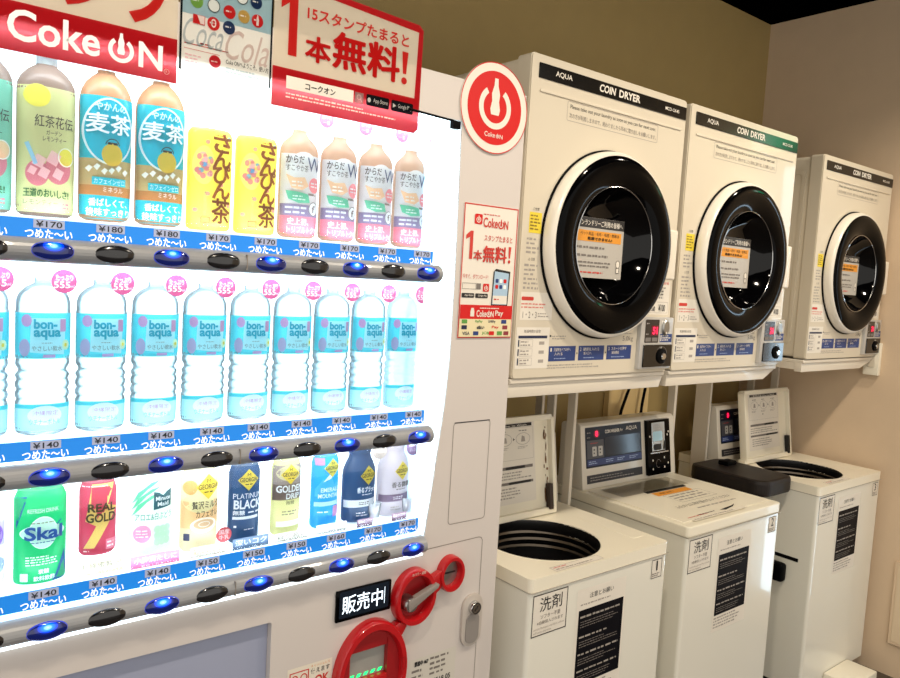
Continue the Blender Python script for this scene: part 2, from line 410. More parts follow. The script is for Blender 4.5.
# prices, strips, rails, buttons
strip_blue = mat('strip_blue', '#0d7fe0', 0.4, emit=0.32, ecol='#0f86e6')
tag_grey = mat('price_tag_grey', '#a9b2cf', 0.4, emit=0.15, ecol='#a9b2cf')
tag_ink = mat('price_ink', '#20242c', 0.5)
strip_white = mat('strip_letter_white', '#ffffff', 0.5, emit=0.5, ecol='#ffffff')
clear_rim = mat('clear_shelf_edge', (0.8, 0.92, 1), 0.2, emit=0.8, ecol=(0.8, 0.93, 1))
lens_blue = mat_glow_lens('lens_blue', '#020a30', None, 1.6)
lens_black = mat('lens_black', '#17171a', 0.18, coat=0.5)
lens_black_hi = mat('lens_black_upper', '#3a3838', 0.25, coat=0.5)
bezel_blue = mat('bezel_glow_blue', '#2038c0', 0.4, emit=0.25, ecol='#2a40ff')
rows = [(1.443, 1.4145, 1.461, ['170', '170', '180', '180', '170', '170', '170', '170', '170', '170']),
        (1.141, 1.107, 1.150, ['140'] * 10),
        (0.929, 0.890, 0.937, ['140', '140', '140', '140', '150', '150', '150', '160', '170', '170'])]
lens_b = None
for ri, (zs, zb, zf, prices) in enumerate(rows):
    b = MB(); b.box(WX0 + 0.02, 0.874, VY + 0.008, VY + 0.11, zf - 0.005, zf - 0.0015, clear_rim)
    vbuild(b, 'shelf')
    b = MB(); b.box(WX0, 0.874, VY - 0.003, VY - 0.0002, zs - 0.013, zs + 0.013, strip_blue)
    st = vbuild(b, 'price_strip')
    for k, p in enumerate(prices):
        b = MB(); d = Dec(b, front(0, 0, 0)); c = 0
        b.box(c - 0.019, c + 0.019, -0.0008, 0.0, 0.001, 0.0125, tag_grey)
        d = Dec(b, front(0, -0.0008, 0)); d.text(c - 0.016, 0.0025, c + 0.016, 0.0108, '¥' + p, tag_ink, 1, bold=0.012)
        d = Dec(b, front(0, 0, 0)); d.text(c - 0.029, -0.0125, c + 0.029, 0.0, 'つめた〜い', strip_white, 1, bold=0.02)
        b.build('price_tag', st, (COL[k], VY - 0.003, zs))
    # rail: rounded bar
    b = MB(); prof = []
    h = 0.0165
    for i in range(13):
        a = -PI / 2 + PI * i / 12
        prof.append((VY - 0.004 - 0.021 * math.cos(a), zb + h * math.sin(a)))
    prof = [(VY - 0.0005, zb - h)] + prof + [(VY - 0.0005, zb + h)]
    b.prism(prof, WX0, 0.884, rail_grey, 'x')
    for xx in (COL[4] + 0.0391, ):
        b.box(xx - 0.0006, xx + 0.0006, VY - 0.0256, VY - 0.02, zb - 0.012, zb + 0.012, groove)
    rl = vbuild(b, 'button_rail')
    yy = VY - 0.0245
    for k in range(10):
        lit = (k % 2 == 1)
        b = MB()
        prof = [(0.0262, 0.002), (0.0262, 0.0), (0.0245, -0.0012), (0.0215, -0.0026), (0.014, -0.0042), (0.006, -0.0049), (0.0001, -0.005)]
        if lit:
            b.lathe(prof[:2] + [(0.0252, -0.001)], bezel_blue, ax='y', seg=32, ky=0.5)
            b.lathe([(0.0250, -0.0009)] + prof[2:], lens_blue, ax='y', seg=32, ky=0.47)
        else:
            b.lathe(prof, lens_black, ax='y', seg=32, ky=0.48)
        b.build('button', rl, (COL[k] + 0.001, yy, zb), label=('button lit blue' if lit else 'dark unlit button'))
# bright line under the last rail
b = MB(); b.box(WX0, 0.887, VY - 0.006, VY + 0.002, 0.8665, 0.8705, glow_frame); vbuild(b, 'lower_light_line')

# ---- posters and signs on the machine
film_red = mat_film('poster_red', '#b80e18', 0.6); film_beige = mat_film('poster_white', '#f3ead9'); film_red_t = mat_film('poster_red_ink', '#c01c1c', 0.4)
film_lb = mat_film('poster_sky', '#8fb6c6'); film_w = mat_film('poster_paper', '#f0efe8', 0.5)
film_blk = mat_film('poster_black', '#101418', 0.1); film_grey = mat_film('poster_greyred', '#cdb4ae'); film_grey2 = mat_film('poster_script_blue', '#a9b4ba')
def coke_on_mark(d, cu, cv, r, w, m, l=2, bottle=None):
    d.ring(cu, cv, r, r, w, m, l, a0=PI / 2 + 0.62, a1=PI / 2 + 2 * PI - 0.62)
    q = r * 0.30
    d.poly([(cu - q * .8, cv - r * 0.35), (cu + q * .8, cv - r * 0.35), (cu + q * 1.0, cv - r * 0.1), (cu + q * .72, cv + r * 0.28), (cu + q * .85, cv + r * 0.6), (cu + q * .42, cv + r * 1.0), (cu + q * .36, cv + r * 1.32), (cu - q * .36, cv + r * 1.32), (cu - q * .42, cv + r * 1.0), (cu - q * .85, cv + r * 0.6), (cu - q * .72, cv + r * 0.28), (cu - q * 1.0, cv - r * 0.1)], m, l)
def coke_on_text(d, u0, v0, u1, v1, m, l=2, bold=0.03):
    w_ = u1 - u0; h = v1 - v0
    d.text(u0, v0 + h * 0.02, u0 + w_ * 0.57, v1, 'Coke', m, l, bold=bold)
    coke_on_mark(d, u0 + w_ * 0.71, v0 + h * 0.42, h * 0.42, h * 0.14, m, l)
    d.text(u0 + w_ * 0.83, v0, u1, v0 + h * 0.86, 'N', m, l, bold=bold)
PY = VY - 0.0008
b = MB(); b.box(0.10, 0.3865, PY - 0.0012, PY, 1.668, 1.90, film_beige); d = Dec(b, front(0, PY - 0.0012, 0))
d.rect(0.10, 1.668, 0.3865, 1.7305, film_red, 1)
d.text(0.150, 1.7395, 0.385, 1.835, 'タンプ', film_red_t, 2, bold=0.045)
coke_on_text(d, 0.170, 1.681, 0.366, 1.722, c_white, 2, bold=0.02)
d.ring(0.372, 1.682, 0.004, 0.004, 0.0008, film_beige, 2); d.text(0.3706, 1.6802, 0.3734, 1.6838, 'R', film_beige, 2)
d.text(0.115, 1.688, 0.160, 1.718, 'かな', film_beige, 2)
vbuild(b, 'left_poster', label='red and white poster reading Coke ON')
b = MB(); b.box(0.3895, 0.534, PY - 0.001, PY, 1.690, 1.90, film_w); d = Dec(b, front(0, PY - 0.001, 0))
d.rect(0.3895, 1.772, 0.534, 1.90, film_lb, 1); d.rect(0.3895, 1.69, 0.3925, 1.90, film_blk, 2); d.rect(0.531, 1.69, 0.534, 1.90, film_blk, 2)
d.text(0.394, 1.728, 0.455, 1.768, 'Coca', film_grey2, 2, shear=0.4); d.text(0.458, 1.720, 0.529, 1.765, 'Cola', film_grey, 2, shear=0.4)
R_ = [film_red_t, mat_film('poster_green', '#7fae3e'), film_w, mat_film('poster_orange', '#e2a64a'), mat_film('poster_navy', '#16244a')]
for (u, v, ci) in ((0.413, 1.792, 1), (0.4385, 1.792, 2), (0.463, 1.789, 0), (0.486, 1.788, 3), (0.508, 1.787, 0), (0.439, 1.766, 0), (0.463, 1.766, 4), (0.458, 1.816, 1), (0.482, 1.815, 2), (0.505, 1.814, 4), (0.414, 1.818, 0), (0.436, 1.818, 4)):
    d.ell(u, v, 0.0095, 0.0098, R_[ci], 3)
    (d.ring(u, v, 0.0095, 0.0098, 0.001, film_blk, 4) if ci == 2 else d.fine(u - 0.006, v - 0.002, u + 0.006, v + 0.003, 1, film_w, 4, 3))
d.text(0.435, 1.760, 0.443, 1.773, 'O', film_w, 4, bold=0.03); d.poly([(0.506, 1.780), (0.510, 1.780), (0.510, 1.790), (0.5085, 1.796), (0.5075, 1.796), (0.506, 1.79)], film_w, 4)
d.rect(0.408, 1.760, 0.426, 1.773, film_red_t, 3); d.poly([(0.414, 1.7725), (0.425, 1.7725), (0.425, 1.761), (0.419, 1.761)], film_w, 4)
d.rect(0.396, 1.729, 0.463, 1.730, film_red_t, 2); d.rect(0.396, 1.722, 0.45, 1.7226, film_red_t, 2)
d.fine(0.42, 1.731, 0.438, 1.735, 1, film_red_t, 2, 5); d.ell(0.443, 1.712, 0.009, 0.009, film_red, 2); d.fine(0.437, 1.710, 0.449, 1.713, 1, film_w, 3, 5)
d.fine(0.398, 1.702, 0.428, 1.716, 3, mat_film('poster_pink', '#e8a8b4'), 2, 9)
d.text(0.460, 1.712, 0.529, 1.720, 'Coke ONへようこそ。使い方', film_blk, 2); d.fine(0.460, 1.698, 0.527, 1.709, 2, film_grey2, 2, 8)
vbuild(b, 'middle_poster', label='pale blue poster with round drink badges')
b = MB(); b.prism([(0.536, 1.666), (0.815, 1.666), (0.823, 1.674), (0.825, 1.848), (0.816, 1.856), (0.536, 1.868)], PY - 0.0016, PY, film_beige, 'y'); d = Dec(b, front(0, PY - 0.0016, 0))
d.poly([(0.536, 1.666), (0.815, 1.666), (0.823, 1.674), (0.824, 1.727), (0.536, 1.727)], film_red, 1); d.poly([(0.812, 1.727), (0.824, 1.727), (0.825, 1.848), (0.815, 1.843)], film_red, 1); d.poly([(0.536, 1.86), (0.815, 1.843), (0.825, 1.848), (0.816, 1.856), (0.536, 1.868)], film_red, 1)
d.poly([(0.561, 1.748), (0.576, 1.748), (0.576, 1.848), (0.562, 1.848), (0.547, 1.833), (0.547, 1.818), (0.561, 1.829)], film_red_t, 2)
d.text(0.593, 1.812, 0.794, 1.833, '15スタンプたまると', film_red_t, 2, bold=0.02)
d.text(0.592, 1.7475, 0.637, 1.787, '本', film_red_t, 2, bold=0.05); d.text(0.643, 1.7475, 0.775, 1.805, '無料', film_red_t, 2, bold=0.05)
d.poly([(0.784, 1.765), (0.791, 1.765), (0.794, 1.803), (0.781, 1.803)], film_red_t, 2); d.ell(0.7875, 1.753, 0.006, 0.006, film_red_t, 2)
d.rect(0.560, 1.696, 0.685, 1.716, paper, 2); d.text(0.594, 1.700, 0.650, 1.711, 'コークオン', film_blk, 3, bold=0.02)
d.rect(0.688, 1.697, 0.705, 1.715, mat_film('poster_grey', '#a8a4a0'), 2); d.ring(0.696, 1.707, 0.0045, 0.0045, 0.0012, film_w, 3); d.stroke([(0.699, 1.704), (0.702, 1.700)], 0.0014, film_w, 3)
for u0, t in ((0.711, 'App Store'), (0.763, 'Google Play')):
    d.rrect(u0, 1.697, u0 + 0.047, 1.716, 0.003, film_blk, 2); d.text(u0 + 0.014, 1.702, u0 + 0.044, 1.711, t, film_w, 3)
d.ell(0.7165, 1.7065, 0.0035, 0.004, film_w, 3); d.poly([(0.766, 1.7025), (0.773, 1.7065), (0.766, 1.7105)], film_w, 3)
d.fine(0.560, 1.680, 0.80, 1.691, 2, paper, 2, 31, 0.5)
vbuild(b, 'right_poster', label='red bordered poster offering one free drink for fifteen stamps')
# round sign
b = MB(); b.prism(circ(1.006, 1.7445, 0.0875, n=64), PY - 0.0025, PY, paper, 'y'); d = Dec(b, front(0, PY - 0.0025, 0))
d.ring(1.006, 1.7445, 0.0875, 0.0875, 0.0018, c_red, 1, 64); d.ell(1.006, 1.7445, 0.0705, 0.0705, c_red, 1, 64)
coke_on_mark(d, 1.006, 1.746, 0.042, 0.0115, paper, 2); coke_on_text(d, 0.982, 1.688, 1.030, 1.6975, paper, 2, 0.01)
vbuild(b, 'round_sign', label='round red and white Coke ON sign')
# small poster
b = MB(); b.box(0.945, 1.0885, PY - 0.001, PY, 1.292, 1.556, paper); d = Dec(b, front(0, PY - 0.001, 0))
d.frame(0.945, 1.292, 1.0885, 1.556, 0.0025, c_red_text, 1)
coke_on_mark_y = 1.525
d.rrect(0.972, 1.517, 0.992, 1.537, 0.003, c_red, 2); coke_on_mark(d, 0.982, 1.526, 0.006, 0.0016, paper, 3)
d.fine(0.994, 1.536, 1.06, 1.540, 1, c_red_text, 2, 4); coke_on_text(d, 0.995, 1.512, 1.062, 1.532, c_red_text, 2, 0.02)
d.poly([(0.963, 1.448), (0.971, 1.448), (0.971, 1.503), (0.964, 1.503), (0.953, 1.494), (0.953, 1.486), (0.963, 1.491)], c_red_text, 2)
d.text(1.000, 1.486, 1.076, 1.498, 'スタンプたまると', c_red_text, 2, 0.01)
d.text(0.974, 1.446, 0.996, 1.466, '本', c_red_text, 2, 0.03); d.text(0.999, 1.444, 1.062, 1.476, '無料', c_red_text, 2, 0.04)
d.poly([(1.0685, 1.455), (1.0725, 1.455), (1.0745, 1.478), (1.067, 1.478)], c_red_text, 2); d.ell(1.0705, 1.448, 0.0035, 0.0035, c_red_text, 2)
d.text(0.950, 1.409, 1.016, 1.419, '今すぐ、ダウンロード!', c_red_text, 2)
d.frame(0.950, 1.389, 0.986, 1.401, 0.0008, ink_soft, 2); d.rect(0.987, 1.389, 0.998, 1.401, ink_soft, 2); d.rrect(1.004, 1.385, 1.020, 1.401, 0.002, c_red, 2); coke_on_mark(d, 1.012, 1.392, 0.005, 0.0014, paper, 3)
d.rrect(0.950, 1.372, 0.982, 1.381, 0.002, ink, 2); d.rrect(0.985, 1.372, 1.018, 1.381, 0.002, ink, 2); d.text(0.957, 1.374, 0.979, 1.379, 'App Store', paper, 3); d.text(0.992, 1.374, 1.015, 1.379, 'Google Play', paper, 3)
d.poly([(1.028, 1.358), (1.073, 1.358), (1.076, 1.428), (1.036, 1.432), (1.030, 1.425)], ink, 2); d.poly([(1.030, 1.36), (1.070, 1.36), (1.072, 1.424), (1.033, 1.427)], mat('phone_sky', '#a8c4da', 0.4), 3)
for i in range(3):
    for j in range(2): d.rrect(1.036 + i * 0.011, 1.392 + j * 0.012, 1.044 + i * 0.011, 1.400 + j * 0.012, 0.002, [c_red, c_blue, c_white][(i + j) % 3], 4)
d.rect(1.031, 1.361, 1.070, 1.378, paper, 4); d.fine(1.034, 1.368, 1.05, 1.373, 1, c_red_text, 5, 5)
d.rect(0.9475, 1.330, 1.086, 1.358, c_red, 4); coke_on_text(d, 0.990, 1.334, 1.036, 1.348, paper, 5, 0.02); d.text(1.040, 1.334, 1.062, 1.348, 'Pay', paper, 5, 0.02)
d.fine(0.998, 1.350, 1.055, 1.354, 1, paper, 5, 6); d.poly([(0.974, 1.335), (0.984, 1.335), (0.984, 1.345), (0.982, 1.352), (0.976, 1.352), (0.974, 1.345)], paper, 5)
d.rect(0.9475, 1.2945, 1.086, 1.330, mat('pay_beige', '#e6d9ae', 0.5), 4)
pc = [mat('pay_green', '#5c9a45', 0.5), c_red, c_navy, c_blue, c_orange, mat('pay_maroon', '#8c3138', 0.5)]
for i, (u, v, t) in enumerate(((0.953, 1.3215, ''), (0.985, 1.3215, 'PayPay'), (1.02, 1.3215, 'LINEPay'), (1.058, 1.3215, ''), (0.953, 1.310, ''), (0.99, 1.310, 'd払い'), (1.03, 1.310, 'Pay'), (1.062, 1.310, ''), (0.953, 1.298, 'VISA'), (0.984, 1.298, ''), (1.004, 1.298, 'JCB'), (1.026, 1.298, ''), (1.048, 1.298, ''), (1.066, 1.298, ''))):
    if t: d.text(u + 0.003, v, u + 0.022, v + 0.0068, t, [pc[1], pc[0], pc[2]][i % 3] if t != 'VISA' else c_navy, 5, 0.02)
    else: d.rrect(u, v - 0.0005, u + 0.014, v + 0.0075, 0.001, pc[(i * 5) % 6], 5)
vbuild(b, 'small_poster', label='small red framed app poster')
# door stay: a rod with its catch at the top of the window
b = MB(); b.tube([(0.80, VY - 0.004, 1.7065), (0.905, VY - 0.004, 1.703)], 0.0022, black_mat); b.box(0.898, 0.916, VY - 0.012, VY - 0.001, 1.688, 1.703, black_mat, 0.001); vbuild(b, 'window_catch')
b = MB(); b.tube([(0.906, VY - 0.006, 1.69), (0.9055, VY - 0.008, 1.66), (0.902, VY - 0.006, 1.63)], 0.0007, mat('clear_thread', '#b8ccd8', 0.3)); vbuild(b, 'hanging_thread')
# covers and seams in the door
b = MB(); d = Dec(b, front(0, VY, 0))
def outline(d, pts, w, m, l=1): d.stroke(list(pts) + [pts[0]], w, m, l)
outline(d, rr(0.951, 0.915, 1.048, 1.122, 0.007), 0.0015, groove); d.stroke([(0.953, 1.122), (1.046, 1.122)], 0.002, ink, 2); vbuild(b, 'cover_seam'); b = MB(); d = Dec(b, front(0, VY, 0))
d.stroke([(0.888, 0.8735), (1.036, 0.8755), (1.043, 0.8735), (1.047, 0.867), (1.047, 0.10)], 0.0016, groove)

outline(d, rr(0.960, 0.880, 1.048, 0.902, 0.006), 0.0014, groove) if 0 else None
vbuild(b, 'door_seam')
# dispensing port
b = MB(); port_in = mat('port_blue_grey', '#9da3ba', 0.4); port_d = mat('port_dark', '#20242c', 0.5)
b.box(0.166, 0.172, VY, VY + 0.15, 0.26, 0.806, port_d); b.box(0.5742, 0.58, VY + 0.001, VY + 0.15, 0.26, 0.806, port_d)
vbuild(b, 'port_surround')
b = MB(); b.prism(rr(0.171, 0.261, 0.5735, 0.8055, 0.003), VY + 0.014, VY + 0.020, port_in, 'y'); vbuild(b, 'port_flap', label='blue grey dispensing flap')
# status display
b = MB(); b.box(0.697, 0.817, VY - 0.006, VY, 0.774, 0.833, black_gloss, 0.003); d = Dec(b, front(0, VY - 0.006, 0))
led = mat('display_white', '#eaf6ff', 0.4, emit=1.6, ecol='#dff2ff'); led_dim = mat('display_blue', '#0a1a2a', 0.2)
d.rrect(0.703, 0.781, 0.811, 0.831, 0.003, led_dim, 1); d.text(0.709, 0.788, 0.797, 0.822, '販売中', led, 2, bold=0.006); d.rect(0.8005, 0.790, 0.8015, 0.822, led, 2)
vbuild(b, 'status_display', label='lit display reading 販売中')
def vshift(b, dx, dz): b.v = [(x + dx, y, z + dz) for x, y, z in b.v]
# coin unit: three joined red rings
red_pl = mat('red_plastic', '#b80f17', 0.3, coat=0.3); red_dk = mat('red_plastic_inner', '#9a1016', 0.4)
b = MB()
def red_ring(cu, cv, ru, rv, wall, hgt=0.022):
    prof = [(1.0, 0.0), (1.0, -hgt * 0.55), (0.985, -hgt * 0.85), (0.95, -hgt), (0.80, -hgt), (0.76, -hgt * 0.8), (0.73, -hgt * 0.2), (0.73, 0.0)]
    vs_ = []; seg = 48
    for q, h in prof:
        for i in range(seg):
            a = 2 * PI * i / seg; s_ = 1 - (1 - q) * wall
            vs_.append((cu + ru * s_ * math.cos(a), VY + h, cv + rv * s_ * math.sin(a)))
    fs = [((j) * seg + i, (j + 1) * seg + i, (j + 1) * seg + (i + 1) % seg, j * seg + (i + 1) % seg) for j in range(len(prof) - 1) for i in range(seg)]
    b.add(vs_, fs, red_pl, True)
red_ring(0.789, 0.655, 0.079, 0.106, 0.75); red_ring(0.881, 0.786, 0.049, 0.056, 1.0); red_ring(0.972, 0.813, 0.0315, 0.037, 1.15, 0.018)
b.prism([(0.824, 0.735), (0.846, 0.745), (0.864, 0.735), (0.856, 0.722), (0.842, 0.705), (0.83, 0.725)], VY - 0.017, VY, red_pl, 'y', bev=0.002)
b.prism([(0.918, 0.815), (0.945, 0.826), (0.945, 0.79), (0.925, 0.776)], VY - 0.015, VY, red_pl, 'y', bev=0.002)
b.prism(circ(0.789, 0.655, 0.064, 0.088), VY - 0.012, VY - 0.001, red_dk, 'y', holes=[rr(0.741, 0.632, 0.824, 0.722, 0.004)[::-1]])
b.prism(circ(0.881, 0.786, 0.037, 0.043), VY - 0.004, VY, red_dk, 'y'); b.prism(circ(0.972, 0.813, 0.022, 0.027), VY - 0.003, VY, steel, 'y')
d = Dec(b, front(0, VY - 0.022, 0)); d.text(0.866, 0.8325, 0.898, 0.8385, 'おつり・返却', paper, 1)
d = Dec(b, front(0, VY - 0.003, 0)); d.rect(0.9555, 0.811, 0.9885, 0.815, ink, 1)
d = Dec(b, front(0, VY - 0.0225, 0))
for uu, vv in ((0.7245, 0.645), (0.8555, 0.664)): outline(d, rr(uu - 0.005, vv - 0.012, uu + 0.005, vv + 0.012, 0.0045), 0.0016, red_dk, 1)
cu_ = vshift(b, -0.013, 0.003); vbuild(b, 'coin_unit', label='red plastic rings around the coin slot, lever and note slot')
b = MB(); b.lathe([(0.0001, -0.024), (0.013, -0.024), (0.0155, -0.020), (0.0155, 0.0)], steel, c=(0.865, VY - 0.004, 0.778), ax='y', seg=24)
b.prism([(0.858, 0.766), (0.925, 0.800), (0.929, 0.806), (0.926, 0.809), (0.915, 0.807), (0.855, 0.788)], VY - 0.030, VY - 0.018, mat('lever_grey', '#8f8680', 0.35), 'y', bev=0.002)
vshift(b, -0.013, 0.003); vbuild(b, 'return_lever', label='grey coin return lever')
b = MB(); b.box(0.741, 0.824, VY - 0.0005, VY + 0.0, 0.632, 0.722, mat('note_plate', '#9a9a94', 0.35)); b.box(0.741, 0.824, VY - 0.010, VY, 0.706, 0.724, red_dk); b.box(0.741, 0.824, VY - 0.014, VY, 0.628, 0.650, red_pl, 0.002)
g_led = mat('green_led', '#20e070', 0.4, emit=2.0, ecol='#18ff78'); d = Dec(b, front(0, VY - 0.0006, 0))
for i in range(5): d.poly([(0.747 + i * 0.0155, 0.652), (0.755 + i * 0.0155, 0.652), (0.759 + i * 0.0155, 0.658), (0.751 + i * 0.0155, 0.658)], g_led, 1)
d = Dec(b, front(0, VY - 0.0145, 0)); d.rrect(0.770, 0.636, 0.798, 0.646, 0.003, red_dk, 1)
vshift(b, -0.013, 0.003); vbuild(b, 'note_slot', label='note slot with a row of green lights')
# lock
b = MB(); b.prism(rr(1.000, 0.645, 1.054, 0.756, 0.025), VY - 0.006, VY, vend_grey, 'y', bev=0.001); b.prism(rr(1.010, 0.652, 1.045, 0.715, 0.014), VY - 0.008, VY - 0.006, mat('lock_recess', '#8e8883', 0.4), 'y')
b.lathe([(0.0001, -0.012), (0.0125, -0.012), (0.014, -0.010), (0.014, 0)], chrome, c=(1.0285, VY - 0.004, 0.729), ax='y', seg=28)
d = Dec(b, front(0, VY - 0.0161, 0)); d.stroke([(1.0245, 0.724), (1.0325, 0.734)], 0.002, ink, 1); d.ring(1.0285, 0.729, 0.0115, 0.0115, 0.0012, ink, 1)
vbuild(b, 'door_lock', label='oval grey lock')
# notices low on the door
b = MB(); d = Dec(b, front(0, VY, 0)); d.rect(0.608, 0.60, 0.697, 0.710, paper2, 1); d.frame(0.612, 0.62, 0.650, 0.702, 0.002, c_red_text, 2)
for uu in (0.622, 0.640): d.ring(uu, 0.688, 0.007, 0.008, 0.002, c_red_text, 2)
d.fine(0.617, 0.630, 0.645, 0.675, 4, ink, 2, 3); d.text(0.654, 0.690, 0.692, 0.700, '使えます', ink, 2, 0.01); d.text(0.662, 0.668, 0.692, 0.685, 'OK', c_red_text, 2, 0.03); d.text(0.654, 0.702, 0.692, 0.707, 'キャッシュレス', c_orange, 2)
vbuild(b, 'payment_notice', label='small notice with red frame reading OK')
b = MB(); d = Dec(b, front(0, VY, 0)); d.rect(0.872, 0.560, 0.992, 0.652, mat('label_silver', '#cfcabf', 0.4), 1)
d.text(0.886, 0.636, 0.920, 0.646, '業務中 467', ink, 2, 0.02); d.fine(0.880, 0.585, 0.915, 0.632, 4, ink_soft, 2, 8); d.fine(0.925, 0.605, 0.985, 0.648, 4, ink_soft, 2, 9); d.text(0.935, 0.588, 0.980, 0.599, '4518 05', ink, 2, 0.02)
vbuild(b, 'data_label', label='silver data label with handwriting')

# ================================================================ DRINKS
def interp(prof, z):
    z = max(prof[0][0], min(prof[-1][0], z))
    for (a, ra), (b_, rb) in zip(prof, prof[1:]):
        if a <= z <= b_: return ra + (rb - ra) * ((z - a) / (b_ - a) if b_ > a else 0)
    return prof[-1][1]
KY = 0.62
def smooth_prof(p, sub=4):
    out = []
    for i in range(len(p) - 1):
        p0 = p[max(i - 1, 0)]; p1 = p[i]; p2 = p[i + 1]; p3 = p[min(i + 2, len(p) - 1)]
        for k in range(sub):
            t = k / sub
            z = p1[0] + (p2[0] - p1[0]) * t
            r = 0.5 * (2 * p1[1] + (p2[1] - p0[1]) * t + (2 * p0[1] - 5 * p1[1] + 4 * p2[1] - p3[1]) * t * t + (3 * p1[1] - p0[1] - 3 * p2[1] + p3[1]) * t ** 3)
            out.append((z, max(r, 0.0001)))
    return out + [p[-1]]
class Drink:
    def __init__(s, name, label, x, z, prof, cat='drink', group=None):
        s.t = thing(name, label, cat, (x + 0.006, 1.208, z), group); s.p = prof
    def P(s, u, v, o):
        r = interp(s.p, v); q = max(r * r - u * u, (0.12 * r) ** 2)
        return (u, -KY * math.sqrt(q) - o, v)
    def body(s, name, m, z0=None, z1=None, extra=0.0, seg=36, mats=None):
        b = MB(); z0 = s.p[0][0] if z0 is None else z0; z1 = s.p[-1][0] if z1 is None else z1
        pr = [(interp(s.p, z0) + extra, z0)] + [(r + extra, z) for z, r in s.p if z0 < z < z1] + [(interp(s.p, z1) + extra, z1)]
        if extra == 0: pr = [(0.0001, z0)] + pr + [(0.0001, z1)]
        b.lathe(pr, m, ky=KY, seg=seg)
        return b.build(name, s.t)
    def band(s, b, z0, z1, m, l=1):
        nv = max(1, int((z1 - z0) / 0.006)); n = 16; vs_ = []
        for k in range(nv + 1):
            v = z0 + (z1 - z0) * k / nv; r = interp(s.p, v) * 0.988
            vs_ += [s.P(r * math.sin(PI / 2 * (-1 + 2 * i / n)), v, l * STEP) for i in range(n + 1)]
        b.add(vs_, [(k * (n + 1) + i, k * (n + 1) + i + 1, (k + 1) * (n + 1) + i + 1, (k + 1) * (n + 1) + i) for k in range(nv) for i in range(n)], m, True)
def up_scale(d, z0, k):
    P = d.P; d.P = lambda u, v, o: P(u, v if v < z0 else z0 + (v - z0) * k, o)
    return d
def D_(b, dr):
    d = Dec(b, dr.P); d.curved = True; return d
PETF = [(0, .026), (.004, .033), (.01, .0355), (.165, .0365), (.176, .0358), (.187, .033), (.197, .028), (.206, .0200), (.2105, .0145), (.2125, .0125), (.216, .0125)]
def drk(name, col, rough=0.35):
    """printed plastic of the hollow display bottles: glossy, and lit through from the lamp panel behind"""
    key = 'drink_' + name
    if key in MATS: return MATS[key]
    m = mat(key, col, rough); nt = m.node_tree; b = nt.nodes['Principled BSDF']; out = [n for n in nt.nodes if n.type == 'OUTPUT_MATERIAL'][0]
    c = rgb(col); t = nt.nodes.new('ShaderNodeBsdfTranslucent'); t.inputs[0].default_value = (*[x ** 0.6 for x in c], 1)
    mx = nt.nodes.new('ShaderNodeMixShader'); mx.inputs[0].default_value = 0.55
    nt.links.new(b.outputs[0], mx.inputs[1]); nt.links.new(t.outputs[0], mx.inputs[2]); nt.links.new(mx.outputs[0], out.inputs[0])
    return m
teal = drk('teal', '#17a6bd'); wht = drk('white', '#eef3f5'); amber = drk('amber', '#b98560'); amber2 = drk('amber_light', '#d6ac76')
def cap(t, z, r, m, h=0.014):
    b = MB(); b.lathe([(r, 0), (r, h * .85), (r * .92, h), (0.0001, h)], m, ky=KY, seg=24); return b.build('cap', t.t, (0, 0, z))

# --- lemon / peach tea (row 1, first two)
TEA = [(0, .030), (.004, .0355), (.012, .0368), (.172, .0372), (.176, .0362), (.180, .0364), (.190, .032), (.200, .0235), (.207, .0135), (.212, .0115), (.216, .0115)]
def tea(x, pal, label, words):
    t = Drink('tea_bottle', label, x, 1.4625, TEA, group='bottled drinks on the top shelf')
    t.body('bottle', drk('smoke_brown', '#8b7468'))
    b = MB(); d = up_scale(D_(b, t), .03, 1.10); t.band(b, 0.004, 0.175, pal[0], 1)
    d.ell(0.012, 0.062, 0.017, 0.019, pal[1], 2, rings=3); d.ell(-0.014, 0.055, 0.014, 0.016, pal[1], 2, rings=3)
    for (u, v, q) in ((-0.012, 0.070, .009), (0.006, 0.075, .010), (0.012, 0.056, .008), (-0.006, 0.056, .008), (-0.02, .058, .006)):
        d.poly([(u - q, v - q * .4), (u + q * .3, v - q), (u + q, v + q * .4), (u - q * .3, v + q)], pal[2], 3)
    d.ell(0.022, 0.078, 0.011, 0.012, pal[3], 3, rings=2); d.ring(0.022, 0.078, 0.011, 0.012, .0015, wht, 4)
    d.stroke([(-0.027, 0.092), (-0.016, 0.066)], 0.005, drk('straw_blue', '#8fc7e8'), 4)
    d.ell(-0.015, 0.150, 0.016, 0.014, pal[3], 2, rings=2)
    d.text(-0.018, 0.112, 0.031, 0.127, words[0], ink, 4, 0.0); d.text(-0.004, 0.103, 0.016, 0.109, words[1], ink, 4); d.text(-0.008, 0.095, 0.022, 0.101, words[2], ink, 4)
    d.text(-0.030, 0.025, 0.026, 0.036, words[3], drk('tea_green', '#2f6b3c'), 4, 0.03); d.text(-0.030, 0.014, 0.012, 0.021, words[4], ink_soft, 4)
    d.fine(0.018, 0.010, 0.030, 0.020, 2, drk('rose', '#e0708a'), 4, 4)
    b.build('label', t.t); cap(t, 0.208, 0.0135, wht)
tea(COL[0], (drk('tea_teal', '#7ccfb8'), drk('tea_pink', '#d77a8c'), drk('ice_pink', '#f0c6c8'), drk('peach', '#f3c9a2')), 'pale green labelled tea bottle cut off by the left edge of the photo', ('紅茶花伝', 'ガーデン', 'ピーチティー', '王道爽快!', 'ピーチティー'))
tea(COL[1], (drk('tea_lemon', '#dde3a0'), drk('tea_pink', '#d77a8c'), drk('ice_pink', '#f0c6c8'), drk('lemon', '#efe45e')), 'yellow green labelled lemon tea bottle under the Coke ON banner', ('紅茶花伝', 'ガーデン', 'レモンティー', '王道のおいしさ!', 'レモンティー'))
